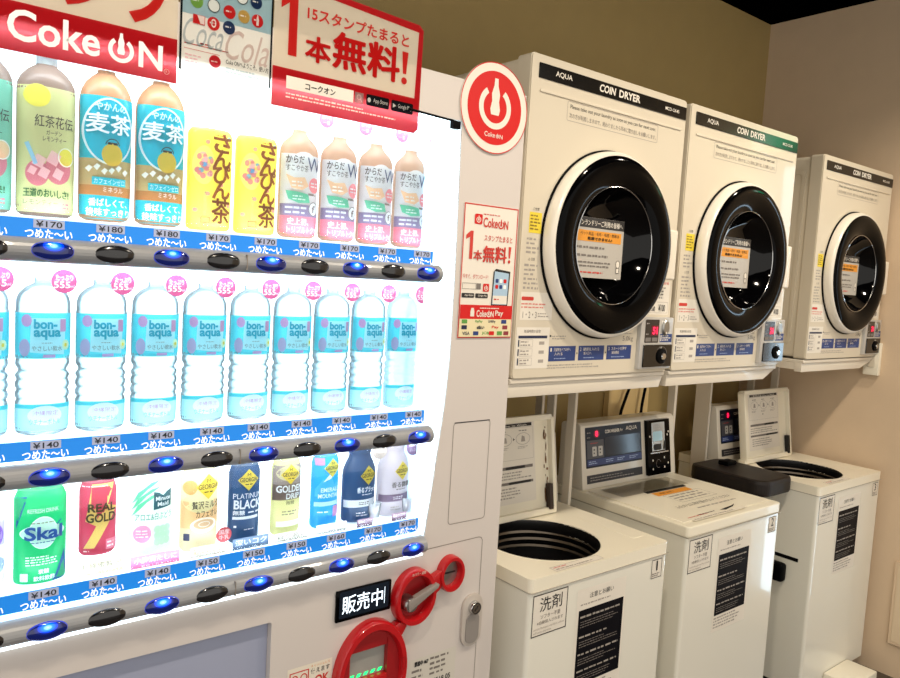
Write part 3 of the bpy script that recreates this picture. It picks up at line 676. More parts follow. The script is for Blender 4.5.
# --- barley tea x2
def barley(x, label):
    t = Drink('barley_tea_bottle', label, x, 1.4625, PETF, group='bottled drinks on the top shelf')
    t.body('bottle', amber)
    b = MB(); d = up_scale(D_(b, t), .04, 1.10); sky = drk('cyan_label', '#20c0da'); t.band(b, .048, .177, sky, 1); t.band(b, 0.002, 0.036, sky, 2); t.band(b, 0.036, 0.088, amber2, 2)
    t.band(b, 0.036, 0.050, drk('amber_mid', '#b9814a'), 3)
    d.ell(0, 0.120, 0.0338, 0.042, sky, 3, 40, rings=6); d.ring(0, 0.120, 0.0345, 0.043, .0026, wht, 4, 48)
    d.ell(0.004, 0.090, 0.0145, 0.0145, drk('kettle_gold', '#f2c64a'), 5, rings=3); d.ring(0.004, 0.102, 0.010, 0.009, .0012, ink, 6, 20, 0.1, PI - .1); d.rect(-0.003, .103, .011, .106, ink, 6)
    for i in range(6): q = 0.0045; u = -0.026 + i * 0.0098; v = 0.070 + 0.003 * math.sin(i * 2); d.poly([(u - q, v), (u, v - q), (u + q, v + q * .4), (u, v + q)], wht, 6)
    d.text(-0.020, 0.146, 0.023, 0.1565, 'やかんの', wht, 6, 0.02); d.text(-0.030, 0.117, 0.030, 0.142, '麦茶', wht, 6, 0.035)
    d.rect(-0.022, 0.050, 0.024, 0.060, sky, 6, n=6); d.text(-0.020, 0.0515, 0.022, 0.0585, 'カフェインゼロ', wht, 8); d.text(-0.008, 0.041, 0.020, 0.048, 'ミネラル', wht, 6)
    d.text(-0.026, 0.0205, 0.027, 0.0315, '香ばしくて、', wht, 6, 0.035); d.text(-0.029, 0.007, 0.031, 0.018, '後味すっきり', wht, 6, 0.035)
    b.build('label', t.t)
barley(COL[2], 'cyan barley tea bottle beside the lemon tea bottle'); barley(COL[3], 'cyan barley tea bottle beside the yellow sanpin tea')
# --- jasmine tea x2 (yellow)
SAN = [(0, .030), (.003, .0345), (.008, .0355), (.148, .0358), (.153, .0345), (.158, .031)]
def jasmine(x, label):
    t = Drink('jasmine_tea_can', label, x, 1.4625, SAN, group='bottled drinks on the top shelf')
    t.body('can', drk('yellow', '#f3e76c'))
    b = MB(); d = D_(b, t); br = drk('brown_brush', '#70301c'); rose = drk('shisa_rose', '#e08a9a')
    t.band(b, .002, .154, drk('yellow', '#f3e76c'), 1); d.ell(-0.016, .100, .016, .030, drk('pale_yellow', '#f6ee9a'), 2, rings=3)
    for i, (ch, v) in enumerate((('さ', .124), ('ん', .100), ('ぴ', .076), ('ん', .052), ('茶', .014))):
        d.text(-0.004, v - .003, .029, v + (.027 if i != 4 else .036), ch, br, 6, 0.03)
    rnd = random.Random(3)
    for i in range(26):
        a = rnd.uniform(0, 6.3); q = rnd.uniform(0, 1)
        d.ell(-0.016 + .012 * q * math.cos(a), .102 + .022 * q * math.sin(a), rnd.uniform(.002, .005), rnd.uniform(.002, .005), [rose, drk('shisa_blue', '#6fb0d8'), drk('pale_pink', '#f3c0c8'), rose][i % 4], 4 + i % 3, 8)
    for u, v in ((-.012, .136), (.012, .072), (-.01, .056), (-.027, .03), (.026, .040), (.024, .145)): d.ell(u, v, .0035, .0035, [rose, drk('shisa_blue', '#6fb0d8')][int(v * 1000) % 2], 4, 10)
    d.text(-.0165, .022, -.0115, .060, '香\n茶\n花\n葉', ink_soft, 6); d.frame(-.020, .010, -.006, .020, .0015, c_red_text, 6); d.fine(0.0, .146, .018, .149, 1, c_red_text, 6, 4)
    b.build('label', t.t)
jasmine(COL[4], 'yellow sanpin tea can, left one of the pair'); jasmine(COL[5], 'yellow sanpin tea can beside the slim white W bottles')
# --- W tea x4
WB = [(0, .027), (.004, .0335), (.01, .0355), (.135, .0358), (.142, .0350), (.150, .0345), (.160, .0300), (.168, .0210), (.174, .0150), (.178, .0128), (.184, .0128)]
def wtea(x, label, badge=True):
    t = Drink('blended_tea_bottle', label, x, 1.4625, WB, group='bottled drinks on the top shelf')
    t.body('bottle', drk('tea_amber', '#bf9a80'))
    b = MB(); d = D_(b, t); t.band(b, .002, .140, drk('label_bluewhite', '#e3ecf6'), 1); d.ell(0, .110, .030, .035, wht, 2, rings=4)
    t.band(b, .002, .036, drk('pink', '#ee8296'), 3); t.band(b, .036, .056, drk('mauve', '#8d84a8'), 3)
    d.text(-.031, .124, -.002, .137, 'からだ', ink, 6, .01); d.text(-.031, .111, .006, .122, 'すこやか茶', ink, 6, .0); d.text(.004, .113, .033, .136, 'W', drk('w_navy', '#3c4868'), 6, .0)
    d.poly([(-.030, .105), (-.018, .100), (.0, .102), (.008, .088), (-.004, .080), (-.022, .083)][::-1], drk('leaf_peach', '#eec49c'), 5); d.poly([(-.030, .078), (-.012, .077), (.008, .074), (.012, .060), (-.010, .058), (-.026, .064)][::-1], drk('leaf_green', '#5cbf9a'), 5)
    d.ell(.020, .090, .0115, .013, drk('pink_spot', '#ec8c90'), 6, rings=2); d.fine(-.022, .084, .002, .096, 2, wht, 7, 3); d.fine(-.020, .062, .004, .072, 2, wht, 7, 4); d.fine(.012, .085, .029, .096, 2, wht, 7, 5)
    d.fine(-.030, .038, .012, .054, 2, wht, 5, 6); d.ell(.020, .050, .0105, .012, wht, 6, rings=2); d.ring(.020, .050, .0105, .012, .0012, ink_soft, 7); d.text(.0165, .044, .0235, .056, 'f', ink_soft, 7, 0.02); d.fine(.008, .07, .03, .078, 1, ink_soft, 6, 8)
    d.text(-.027, .021, .010, .033, '史上初、', wht, 6, .02); d.text(-.027, .008, .031, .019, 'トリプルトクホ', wht, 6, .02)
    b.build('label', t.t); cap(t, .182, .0135, wht, .012)
    b = MB(); b.prism(circ(0.030, .202, .014, n=28), -.0365, -.036, drk('badge_pink', '#ee8fb0'), 'y'); d = Dec(b, front(0, -.0366, 0)); d.text(.021, .202, .039, .209, '業界初', wht, 1, .005); d.text(.023, .193, .037, .200, '一番', wht, 1, .005); b.build('badge', t.t)
for k, lb in zip(range(6, 10), ('blended tea bottle with amber neck beside the yellow sanpin tea', 'blended tea bottle with amber neck, second of the four', 'blended tea bottle with amber neck, third of the four', 'blended tea bottle with amber neck, rightmost on the top shelf')): wtea(COL[k], lb)
# --- water x10
WAT = smooth_prof([(0, .024), (.004, .0325), (.012, .0350), (.048, .0352), (.052, .0334), (.056, .0352), (.062, .0352), (.066, .0334), (.070, .0352), (.076, .0352), (.080, .0334), (.084, .0350), (.088, .0348), (.092, .0318), (.096, .0322), (.100, .0345), (.104, .0352), (.110, .0345), (.112, .0356), (.176, .0358), (.180, .0350), (.192, .0348), (.203, .0310), (.212, .0220), (.217, .0130), (.219, .0115), (.222, .0115)], 3)
pet = mat_thin('clear_water_bottle', (0.80, 0.92, 0.96), 1, 0.06, milk=0.3)
def water(x):
    t = Drink('water_bottle', '', x, 1.1515, WAT, group='water bottles on the middle shelf')
    t.body('bottle', pet)
    b = MB(); d = D_(b, t); aq = drk('aqua_label', '#35c3cf'); P0 = d.P; d.P = lambda u, v, o: P0(u, v if v < .1 else .143 + (v - .143) * 1.27, o); t.band(b, .111, .1755, aq, 1); d.ell(-.024, .160, .006, .007, drk('flower_pink', '#e48fc0'), 4, 10); d.rect(.018, .148, .026, .162, drk('mark_pink', '#d88fb4'), 4)
    d.poly([(-.020, .125), (.024, .122), (.026, .163), (-.019, .163)], drk('label_pale', '#cdeaee'), 3); d.text(-.016, .151, .014, .162, 'bon-', drk('aqua_ink', '#1496ae'), 6, .04); d.text(-.016, .139, .019, .150, 'aqua', drk('aqua_ink', '#1496ae'), 6, .04)
    d.fine(-.006, .1345, .008, .1365, 1, ink_light, 6, 2); d.text(-.018, .1265, .021, .1325, 'やさしい軟水', ink_soft, 6)
    d.ell(-.026, .130, .006, .010, drk('cat_mauve', '#c79fc4'), 4, 12); d.ell(.026, .133, .005, .006, drk('petal_cream', '#eef0c0'), 5, 10); d.ell(.026, .133, .002, .0024, c_yellow, 6, 8); d.rect(-.004, .119, .012, .1225, drk('flower_pink', '#e48fc0'), 4); d.rect(-.03, .119, .0, .1215, teal, 3)
    t.band(b, .008, .046, drk('aqua_foot', '#a8dde2'), 1); t.band(b, .040, .046, aq, 2); d.ell(0, .030, .022, .014, wht, 3, rings=3)
    d.text(-.016, .030, .017, .037, '沖縄限定', drk('foot_pink', '#c070a0'), 5); d.text(-.020, .017, .020, .025, 'ウチナーボトル', drk('foot_teal', '#3c9c8a'), 5)
    b.build('label', t.t); cap(t, .2165, .0120, pet, .009)
    b = MB(); b.prism(circ(0.019, .2215, .0165, n=28), -.0365, -.036, drk('badge_rose', '#c85486'), 'y'); d = Dec(b, front(0, -.0366, 0)); d.text(.008, .2225, .030, .2305, 'たっぷり', c_white, 1, .0); d.text(.006, .212, .0265, .221, '555', c_white, 1, .0); d.text(.0275, .2125, .032, .217, 'ml', wht, 1, .01); b.build('badge', t.t)
    return t.t
w0 = water(COL[0])
pos = ['cut off by the left edge of the photo', 'first whole one from the left', 'third counting from the left edge', 'fourth counting from the left edge', 'fifth counting from the left edge', 'sixth counting from the left edge', 'fourth from the right end', 'third from the right end', 'second from the right end', 'at the right end of the shelf']
w0['label'] = 'clear water bottle on the middle shelf, ' + pos[0]
for k in range(1, 10): copy_tree(w0, (COL[k] + .006, 1.208, 1.1515), 'clear water bottle on the middle shelf, ' + pos[k])

# --- row 3 cans
gold = drk('gold_diamond', '#d8bf3a'); Z3 = 0.9385
def can_prof(r, h): return [(0, r * .84), (.004, r * .97), (.008, r), (h - .012, r), (h - .006, r * .93), (h, r * .86)]
def diamond(d, u, v, s, l=6):
    d.poly([(u - s, v), (u, v - s), (u + s, v), (u, v + s)], gold, l); d.text(u - s * .82, v - s * .18, u + s * .82, v + s * .22, 'GEORGIA', ink, l + 1, .01); d.text(u - s * .16, v + s * .34, u + s * .16, v + s * .62, 'M', ink, l + 1); d.fine(u - s * .35, v - s * .52, u + s * .35, v - s * .3, 1, ink, l + 1, 2)
def base_card(t, u0, u1, v0, v1, m, body, tm, y=-.034, seed=1):
    b = MB(); b.box(u0, u1, y - .0012, y, v0, v1, m, 0); d = Dec(b, front(0, y - .0012, 0))
    if body: d.text(u0 + (u1 - u0) * .06, v0 + (v1 - v0) * (.50 if len(body) > 1 else .2), u1 - (u1 - u0) * .06, v1 - (v1 - v0) * .08, body[0], tm, 1, .01)
    if body and len(body) > 1: d.text(u0 + (u1 - u0) * .2, v0 + (v1 - v0) * .08, u1 - (u1 - u0) * .04, v0 + (v1 - v0) * .42, body[1], tm, 1, .0)
    b.build('promo_card', t.t)
G3 = 'cans and bottles on the bottom shelf'
t = Drink('grape_drink_bottle', 'purple and white drink bottle cut off by the left edge, bottom shelf', COL[0], Z3, can_prof(.033, .135), group=G3)
t.body('can', wht); b = MB(); d = D_(b, t); t.band(b, .06, .095, drk('lilac', '#c8b0dc'), 1); d.ell(.016, .075, .014, .018, drk('violet', '#8f62c0'), 2, rings=2); d.ell(.02, .032, .012, .013, drk('peri', '#8a94d8'), 2, rings=2); t.band(b, .004, .018, drk('pale_violet', '#d9c6ea'), 1); d.fine(.004, .11, .03, .125, 2, teal, 2, 4); b.build('label', t.t)
t = Drink('green_soda_can', 'large green soda can at the left of the bottom shelf', COL[1], Z3 - .006, can_prof(.0345, .139), group=G3)
t.body('can', drk('skal_green', '#12a868')); b = MB(); d = D_(b, t)
d.poly([(-.0325, .130), (-.020, .132), (-.027, .105), (-.0325, .085)], drk('skal_blue', '#1d4f9c'), 1); d.poly([(.0325, .02), (.030, .048), (.017, .012), (.012, .004), (.030, .004)], drk('skal_blue', '#1d4f9c'), 1)
d.ell(0, .078, .029, .013, wht, 2, rings=4); d.ell(0, .078, .019, .024, wht, 2, rings=4); d.ell(0, .078, .0275, .0115, drk('skal_pale', '#cfeee2'), 3, rings=4); d.ell(0, .078, .0175, .0225, drk('skal_pale', '#cfeee2'), 3, rings=4)
d.text(-.024, .068, .026, .088, 'Skal', drk('skal_ink', '#1b3f8c'), 7, .03); d.stroke([(.018, .088), (.024, .094)], .002, drk('skal_ink', '#1b3f8c'), 7); d.fine(-.016, .0915, .014, .095, 1, ink_soft, 7, 2); d.fine(-.016, .063, .016, .066, 1, drk('skal_ink', '#1b3f8c'), 7, 2)
d.text(-.020, .108, .020, .114, 'REFRESH DRINK', wht, 5, .0); d.fine(-.022, .03, .02, .045, 4, wht, 5, 3); d.text(-.006, .018, .008, .025, '炭酸', wht, 5, .02); d.text(-.012, .008, .016, .015, '飲料飲酢', wht, 5, .02); d.rrect(-.028, .008, -.019, .020, .001, wht, 5)
b.build('label', t.t)
t = Drink('energy_drink_can', 'slim red and yellow energy drink can on a white base card', COL[2], .9385, [(z + .022, r) for z, r in can_prof(.0265, .112)], group=G3)
t.body('can', drk('real_red', '#b8405a')); b = MB(); d = D_(b, t)
d.poly([(-.012, .132), (.020, .132), (.010, .100), (.025, .094), (-.008, .034), (-.022, .034), (-.006, .068), (-.020, .076)][::-1], drk('bolt_yellow', '#e2dc78'), 2)
d.text(-.018, .090, .022, .103, 'REAL', drk('real_ink', '#2a3320'), 7, .03); d.text(-.020, .074, .022, .088, 'GOLD', drk('real_ink', '#2a3320'), 7, .03); d.fine(-.024, .1275, .024, .1305, 1, wht, 5, 3); d.rect(.008, .030, .026, .046, drk('real_pink', '#d8809a'), 5, n=4); d.fine(.010, .032, .024, .044, 2, wht, 6, 3); d.fine(-.022, .028, -.012, .032, 1, wht, 5, 3)
b.build('label', t.t); base_card(t, -.034, .030, .0, .020, drk('card_cream', '#d8d2b4'), ('お蜂蜜贅沢', 'ローヤルゼリーエキス'), ink_soft)
t = Drink('aloe_drink_can', 'white aloe drink can with green leaves and pink base card', COL[3], .9385, can_prof(.033, .128), group=G3)
t.body('can', drk('aloe_white', '#d3ddd4')); b = MB(); d = D_(b, t)
for a, c_, w2 in ((.095, .0, .012), (.105, .4, .010), (.085, .25, .011)): d.poly([(-.031, a - .012), (-.012, a + .010), (.010, a + .024), (-.006, a + .020), (-.024, a + .006)][::-1], drk('leaf', '#4fb88a'), 2 + int(c_ * 5))
d.poly([(-.002, .082), (.027, .085), (.027, .113), (.019, .109), (.013, .104), (.006, .109), (-.002, .111)], drk('minute_navy', '#1c4450'), 5); d.text(.001, .096, .025, .103, 'Minute', wht, 7, .02); d.text(.004, .087, .022, .094, 'Maid', wht, 7, .02)
d.text(-.028, .066, .028, .078, 'アロエ&白ぶどう', drk('aloe_ink', '#2b7464'), 7, .01)
for i in range(9): d.ell(.005 + .008 * (i % 3), .030 + .010 * (i // 3), .0058, .0062, drk('grape_green', '#a6dcae'), 3 + i % 2, 12)
d.ell(-.017, .045, .0125, .014, drk('spot_pink', '#ea82ac'), 5, rings=2); d.fine(-.026, .038, -.008, .052, 3, wht, 6, 5)
b.build('label', t.t); base_card(t, -.038, .036, -.008, .016, drk('spot_pink', '#ea82ac'), ('小腹満たしに', '果肉入りおいしさ'), wht)
t = Drink('milk_coffee_can', 'cream milk coffee can with a cup picture, bottom shelf', COL[4], .9385, can_prof(.031, .132), group=G3)
t.body('can', drk('milk_cream', '#dccfae')); b = MB(); d = D_(b, t)
t.band(b, .04, .085, drk('milk_caramel', '#e0b98a'), 1); d.ell(-.020, .108, .010, .012, drk('caramel', '#d9a468'), 2, rings=2); diamond(d, .008, .108, .021); d.ell(-.002, .085, .028, .020, drk('milk_pale', '#dfe0b4'), 2, rings=3)
d.text(-.018, .072, .028, .085, '贅沢ミルク', ink, 7, .01); d.text(-.012, .058, .026, .069, 'カフェオレ', ink, 7, .01); d.ell(.002, .044, .022, .013, wht, 4, rings=3); d.ell(.002, .046, .017, .008, drk('latte', '#d8bc98'), 5, rings=2); d.ring(.002, .046, .010, .005, .0015, wht, 6)
d.rrect(-.028, .02, -.02, .032, .001, c_navy, 5)
b.build('label', t.t); base_card(t, -.024, .034, -.010, .014, drk('card_white', '#d9d2c8'), ('贅沢ミルクのコク', 'コーヒーのコク'), amber); b = MB(); b.prism(circ(.030, .028, .013, n=28), -.036, -.0355, drk('seal_red', '#c25058'), 'y'); d = Dec(b, front(0, -.0361, 0)); d.text(.021, .029, .039, .037, '国産', wht, 1, .008); d.text(.021, .020, .039, .028, '牛乳', wht, 1, .008); b.build('badge', t.t)
t = Drink('black_coffee_can', 'slim navy blue Platinum Black coffee can, bottom shelf', COL[5], .9385, can_prof(.0275, .133), group=G3)
nv = drk('coffee_navy', '#24466c'); t.body('can', nv); b = MB(); d = D_(b, t); diamond(d, 0, .110, .0185); d.text(-.024, .078, .025, .087, 'PLATINUM', wht, 7, .0); d.text(-.023, .060, .025, .076, 'BLACK', wht, 7, .03); d.text(-.024, .050, -.006, .058, '無糖', wht, 7, .02); d.fine(.0, .050, .024, .057, 1, wht, 7, 2); d.rect(-.024, .042, .02, .047, wht, 5, n=6); d.fine(-.022, .026, -.016, .034, 1, wht, 5, 1); d.fine(-.006, .022, .022, .026, 1, wht, 5, 1)
b.build('label', t.t); base_card(t, -.032, .032, -.010, .016, drk('card_navy', '#5b7390'), ('深いコク', 'シャープな苦味'), wht)
t = Drink('golden_coffee_can', 'slim pale gold Golden Drip coffee can, bottom shelf', COL[6], .9385, can_prof(.0275, .133), group=G3)
t.body('can', drk('drip_cream', '#c9c48c')); b = MB(); d = D_(b, t); t.band(b, .066, .126, drk('drip_mauve', '#8c7f86'), 1); d.ell(0, .112, .024, .014, drk('drip_pale', '#c9c2a0'), 2, rings=3); diamond(d, 0, .110, .018); t.band(b, .064, .092, drk('drip_brown', '#6f5f58'), 2); d.text(-.024, .078, .026, .091, 'GOLDEN', wht, 7, .03); d.text(-.008, .066, .018, .076, 'DRIP', wht, 7, .03); d.text(-.008, .056, .008, .063, '微糖', ink, 7, .0); d.fine(-.014, .036, .014, .046, 2, ink_soft, 5, 2)
d.rect(-.022, .016, .022, .026, wht, 3, n=5)
b.build('label', t.t); base_card(t, -.034, .030, -.008, .012, drk('card_white', '#f7f2ea'), ('香り高い', 'まろやか'), ink_soft)
t = Drink('emerald_coffee_can', 'slim sky blue Emerald Mountain coffee can, bottom shelf', COL[7], .9385, can_prof(.0270, .133), group=G3)
t.body('can', drk('emerald_blue', '#2a9ad8')); b = MB(); d = D_(b, t); d.poly([(-.024, .060), (.024, .060), (.025, .090), (.012, .080), (.004, .098), (-.004, .086), (-.012, .092), (-.024, .074)], drk('mount', '#4fb6dc'), 2); d.poly([(-.012, .086), (.0, .100), (.010, .104), (.004, .092), (-.002, .090)][::-1], wht, 3); diamond(d, .006, .112, .0175); d.rect(-.025, .118, -.010, .131, drk('tag_rose', '#d88aa4'), 5, n=3)
d.text(-.016, .068, .024, .076, 'EMERALD', wht, 7, .02); d.text(-.020, .057, .025, .065, 'MOUNTAIN', wht, 7, .02); d.rect(-.025, .042, .025, .050, drk('sky_pale', '#bfe2f0'), 5, n=6); d.fine(-.02, .028, .0, .034, 1, wht, 5, 2); d.rect(.010, .020, .026, .040, drk('tag_rose', '#d88aa4'), 5, n=3)
b.build('label', t.t); base_card(t, -.032, .030, -.008, .014, drk('card_white', '#f7f2ea'), ('', 'すっきりした甘さ'), ink_soft)
BC = [(0, .028), (.003, .0330), (.008, .0345), (.088, .0348), (.100, .0335), (.112, .0290), (.122, .0235), (.127, .0225), (.130, .0225)]
def bottle_can(x, c, bandc, label, words, badgecol):
    t = Drink('coffee_bottle_can', label, x, Z3, BC, group=G3)
    t.body('bottle', c); b = MB(); d = D_(b, t); diamond(d, .008, .090, .0185)
    t.band(b, .030, .044, bandc, 2); d.text(-.016, .058, .027, .069, words[0], wht if c is nv else ink_soft, 7, .02); d.fine(-.006, .052, .026, .056, 1, wht if c is nv else ink_soft, 7, 3); d.fine(-.012, .034, .02, .041, 2, ink_soft if c is nv else wht, 7, 3); d.fine(-.016, .012, .01, .022, 2, wht if c is nv else ink_light, 7, 4)
    b.build('label', t.t); b = MB(); b.lathe([(.0235, 0), (.0235, .016), (.022, .018), (.0001, .018)], c, ky=KY, seg=28); b.build('cap', t.t, (0, 0, .131))
    b = MB(); b.prism(circ(.021, .139, .0165, n=28), -.0365, -.036, badgecol, 'y'); d = Dec(b, front(0, -.0366, 0)); tm = ink_soft if c is nv else wht; d.text(.010, .140, .032, .148, '高級豆', tm, 1, .005); d.text(.011, .130, .031, .137, 'ブレンド', tm, 1, .005); b.build('badge', t.t)
    base_card(t, -.022, .012, -.004, .012, drk('card_mauve', '#8c6c7e'), ('深みのコクと', '香ばしさ'), wht, y=-.036)
    b = MB(); b.lathe([(.010, 0), (.013, .014), (.0145, .030), (.0135, .030), (.012, .014), (.009, .001), (.0001, .001)], mat_thin('promo_glass', (.9, .93, .95), 1, .05, .3), c=(.026, -.020, .004), seg=20, ky=.6); b.lathe([(.0001, .002), (.009, .002), (.011, .014), (.0115, .022), (.0001, .022)], drk('coffee_rose', '#c4a0a8'), c=(.026, -.020, .004), seg=20, ky=.6); b.build('glass_picture', t.t)
bottle_can(COL[8] - .004, nv, wht, 'navy blue coffee bottle can with white band, bottom shelf', ('香るブラック',), drk('badge_grey', '#a0948e'))
bottle_can(COL[9] - .004, drk('pale_greige', '#c4b8bc'), drk('band_mauve', '#7d6a80'), 'pale coffee bottle can with mauve band, right end of bottom shelf', ('香る微糖',), drk('badge_mauve', '#7c6688'))

# ================================================================ DRYERS
DW, DH, DD = 0.548, 0.685, 0.52
led_red = mat('led_red', '#ff2a50', 0.4, emit=3.0, ecol='#ff1540'); led_halo = mat('led_window_red', '#4a0414', 0.3, emit=0.16, ecol='#c00838')
drum = mat('drum_dark', '#101012', 0.22, metal=0.4)
smoked = mat('smoked_glass', '#030304', 0.06, spec=0.3)
def digits(mb, P, u, v, w_, h, s, m, l=3):
    d = Dec(mb, P); d.text(u, v, u + w_, v + h, s, m, l, .02)
def dryer_body(t):
    b = MB(); hl = circ(0.276, 0.303, 0.140, n=64)[::-1]
    b.prism(rr(0.002, 0.002, DW - .002, DH - .002, 0.008), 0.0, 0.003, dryer_white, 'y', holes=[hl]); b.prism(rr(0, 0, DW, DH, 0.009), 0.003, 0.042, dryer_white, 'y', holes=[hl])
    b.box(0.006, DW - 0.006, 0.036, DD, 0.004, DH - 0.004, dryer_white, 0.012, 3)
    # raised border of the side panels
    for xs in (0.0055, DW - 0.0055 - 0.0):
        s_ = -1 if xs < .1 else 1
        b.prism(rr(.06, .05, DD - .045, DH - .05, .012), xs - .001 * s_, xs + s_ * .003, dryer_white, 'x', holes=[rr(.072, .062, DD - .057, DH - .062, .008)[::-1]])
    b.build('cabinet', t)
    b = MB(); b.box(0.022, DW - 0.004, -0.0025, 0.001, 0.636, 0.667, mat('header_black', '#040404', (.18), spec=.4), 0.0008, 1); d = Dec(b, front(0, -0.0025, 0))
    d.text(0.070, 0.6455, 0.122, 0.6585, 'AQUA', paper, 1, .01); d.text(0.212, 0.6435, 0.268, 0.6605, 'COIN', paper, 1, .03, .15); d.text(0.280, 0.6435, 0.358, 0.6605, 'DRYER', paper, 1, .03, .0); d.text(0.456, 0.6475, 0.512, 0.6555, 'MCD-CK45', paper, 1, .01)
    b.build('header_strip', t)
    b = MB(); b.box(0.028, DW - .02, -0.003, 0.001, 0.608, 0.6135, dryer_white, 0.0015, 2); b.build('front_ridge', t)
    b = MB(); d = Dec(b, front(0, 0, 0)); u0, v0, u1, v1 = 0.115, 0.564, 0.436, 0.605
    d.stroke(rr(u0, v0, u1, v1, .004) + [rr(u0, v0, u1, v1, .004)[0]], .0011, ink_light, 1)
    d.text(0.124, 0.588, 0.428, 0.599, 'Please take out your laundry as soon as you can for next user.', ink, 1); d.text(0.122, 0.570, 0.430, 0.581, '次の方が利用しますので、終わりましたら早めに取り出しをお願いします。', ink_soft, 1)
    b.build('take_out_notice', t)
    # left column of cautions
    b = MB(); d = Dec(b, front(0, 0, 0)); d.rect(0.022, 0.314, 0.059, 0.358, c_yellow, 1); d.fine(0.025, 0.319, 0.056, 0.354, 5, mat('yellow_ink', '#8a7426', .6), 2, 3); d.text(0.031, 0.362, 0.050, 0.368, 'ご注意', ink, 1); b.build('yellow_caution_sticker', t)
    b = MB(); d = Dec(b, front(0, 0, 0)); d.rect(0.012, 0.128, 0.110, 0.188, paper, 1); d.fine(0.018, 0.268, 0.060, 0.306, 4, ink_light, 1, 4); d.text(0.026, 0.255, 0.046, 0.262, '△ 注意', ink_soft, 1); d.fine(0.016, 0.192, 0.062, 0.250, 6, ink_light, 1, 5)
    d.rrect(0.014, 0.170, 0.050, 0.178, .003, c_red_text, 2); d.fine(0.014, 0.152, 0.095, 0.166, 2, mat('pale_red_ink', '#d88a80', .6), 2, 6); d.text(0.020, 0.132, 0.062, 0.146, '1・2・3', ink_soft, 2); d.fine(0.066, 0.133, 0.10, 0.145, 2, ink_light, 2, 7)
    b.build('caution_text_sticker', t)
    b = MB(); d = Dec(b, front(0, 0, 0)); d.rect(0.006, 0.022, 0.107, 0.112, paper, 1); d.text(0.028, 0.100, 0.078, 0.107, '乾燥時間の目安', ink_soft, 2); d.rect(0.012, 0.088, 0.100, 0.094, c_navy, 2)
    for r_ in range(3):
        v = 0.070 - r_ * 0.020; d.rect(0.012, v, 0.0155, v + 0.015, c_navy, 2); d.fine(0.020, v, 0.052, v + .014, 2, ink_light, 2, 8 + r_); d.frame(0.018, v - .001, 0.056, v + .0155, .0006, ink_light, 2); d.rect(0.076, v + .004, 0.092, v + .011, ink_light, 2)
    b.build('time_guide_sticker', t)
    b = MB(); d = Dec(b, front(0, 0, 0))
    for i, (u, w_, ws) in enumerate(((0.108, .088, ('1', '洗濯物をドアの中へ', '入れる')), (0.206, .090, ('2', '硬貨を入れる', '投入口へ'))  , (0.306, .092, ('3', 'スタートを押す', '運転開始')))):
        d.rect(u, 0.036, u + w_, 0.070, c_blue, 1); d.text(u + .005, .058, u + .009, .066, ws[0], paper, 2); d.text(u + .016, .058, u + .016 + w_ * .62, .066, ws[1], paper, 2); d.text(u + .018, .049, u + .045, .056, ws[2], paper, 2); d.fine(u + .018, .040, u + w_ * .8, .044, 1, mat('blue_ink_light', '#9fb0d4', .5), 2, 3 + i)
        if i < 2: d.poly([(u + w_ + .004, .050), (u + w_ + .008, .053), (u + w_ + .004, .056)], ink, 1)
    d.rect(.108, .091, .113, .095, ink, 1); d.fine(.116, .084, .18, .095, 2, ink_light, 1, 4); d.fine(.105, .018, .30, .030, 2, ink_light, 1, 11); d.text(.362, .077, .402, .092, '5.0kg', ink_soft, 1); d.fine(.366, .095, .40, .101, 1, ink_light, 1, 6)
    b.build('step_labels', t)
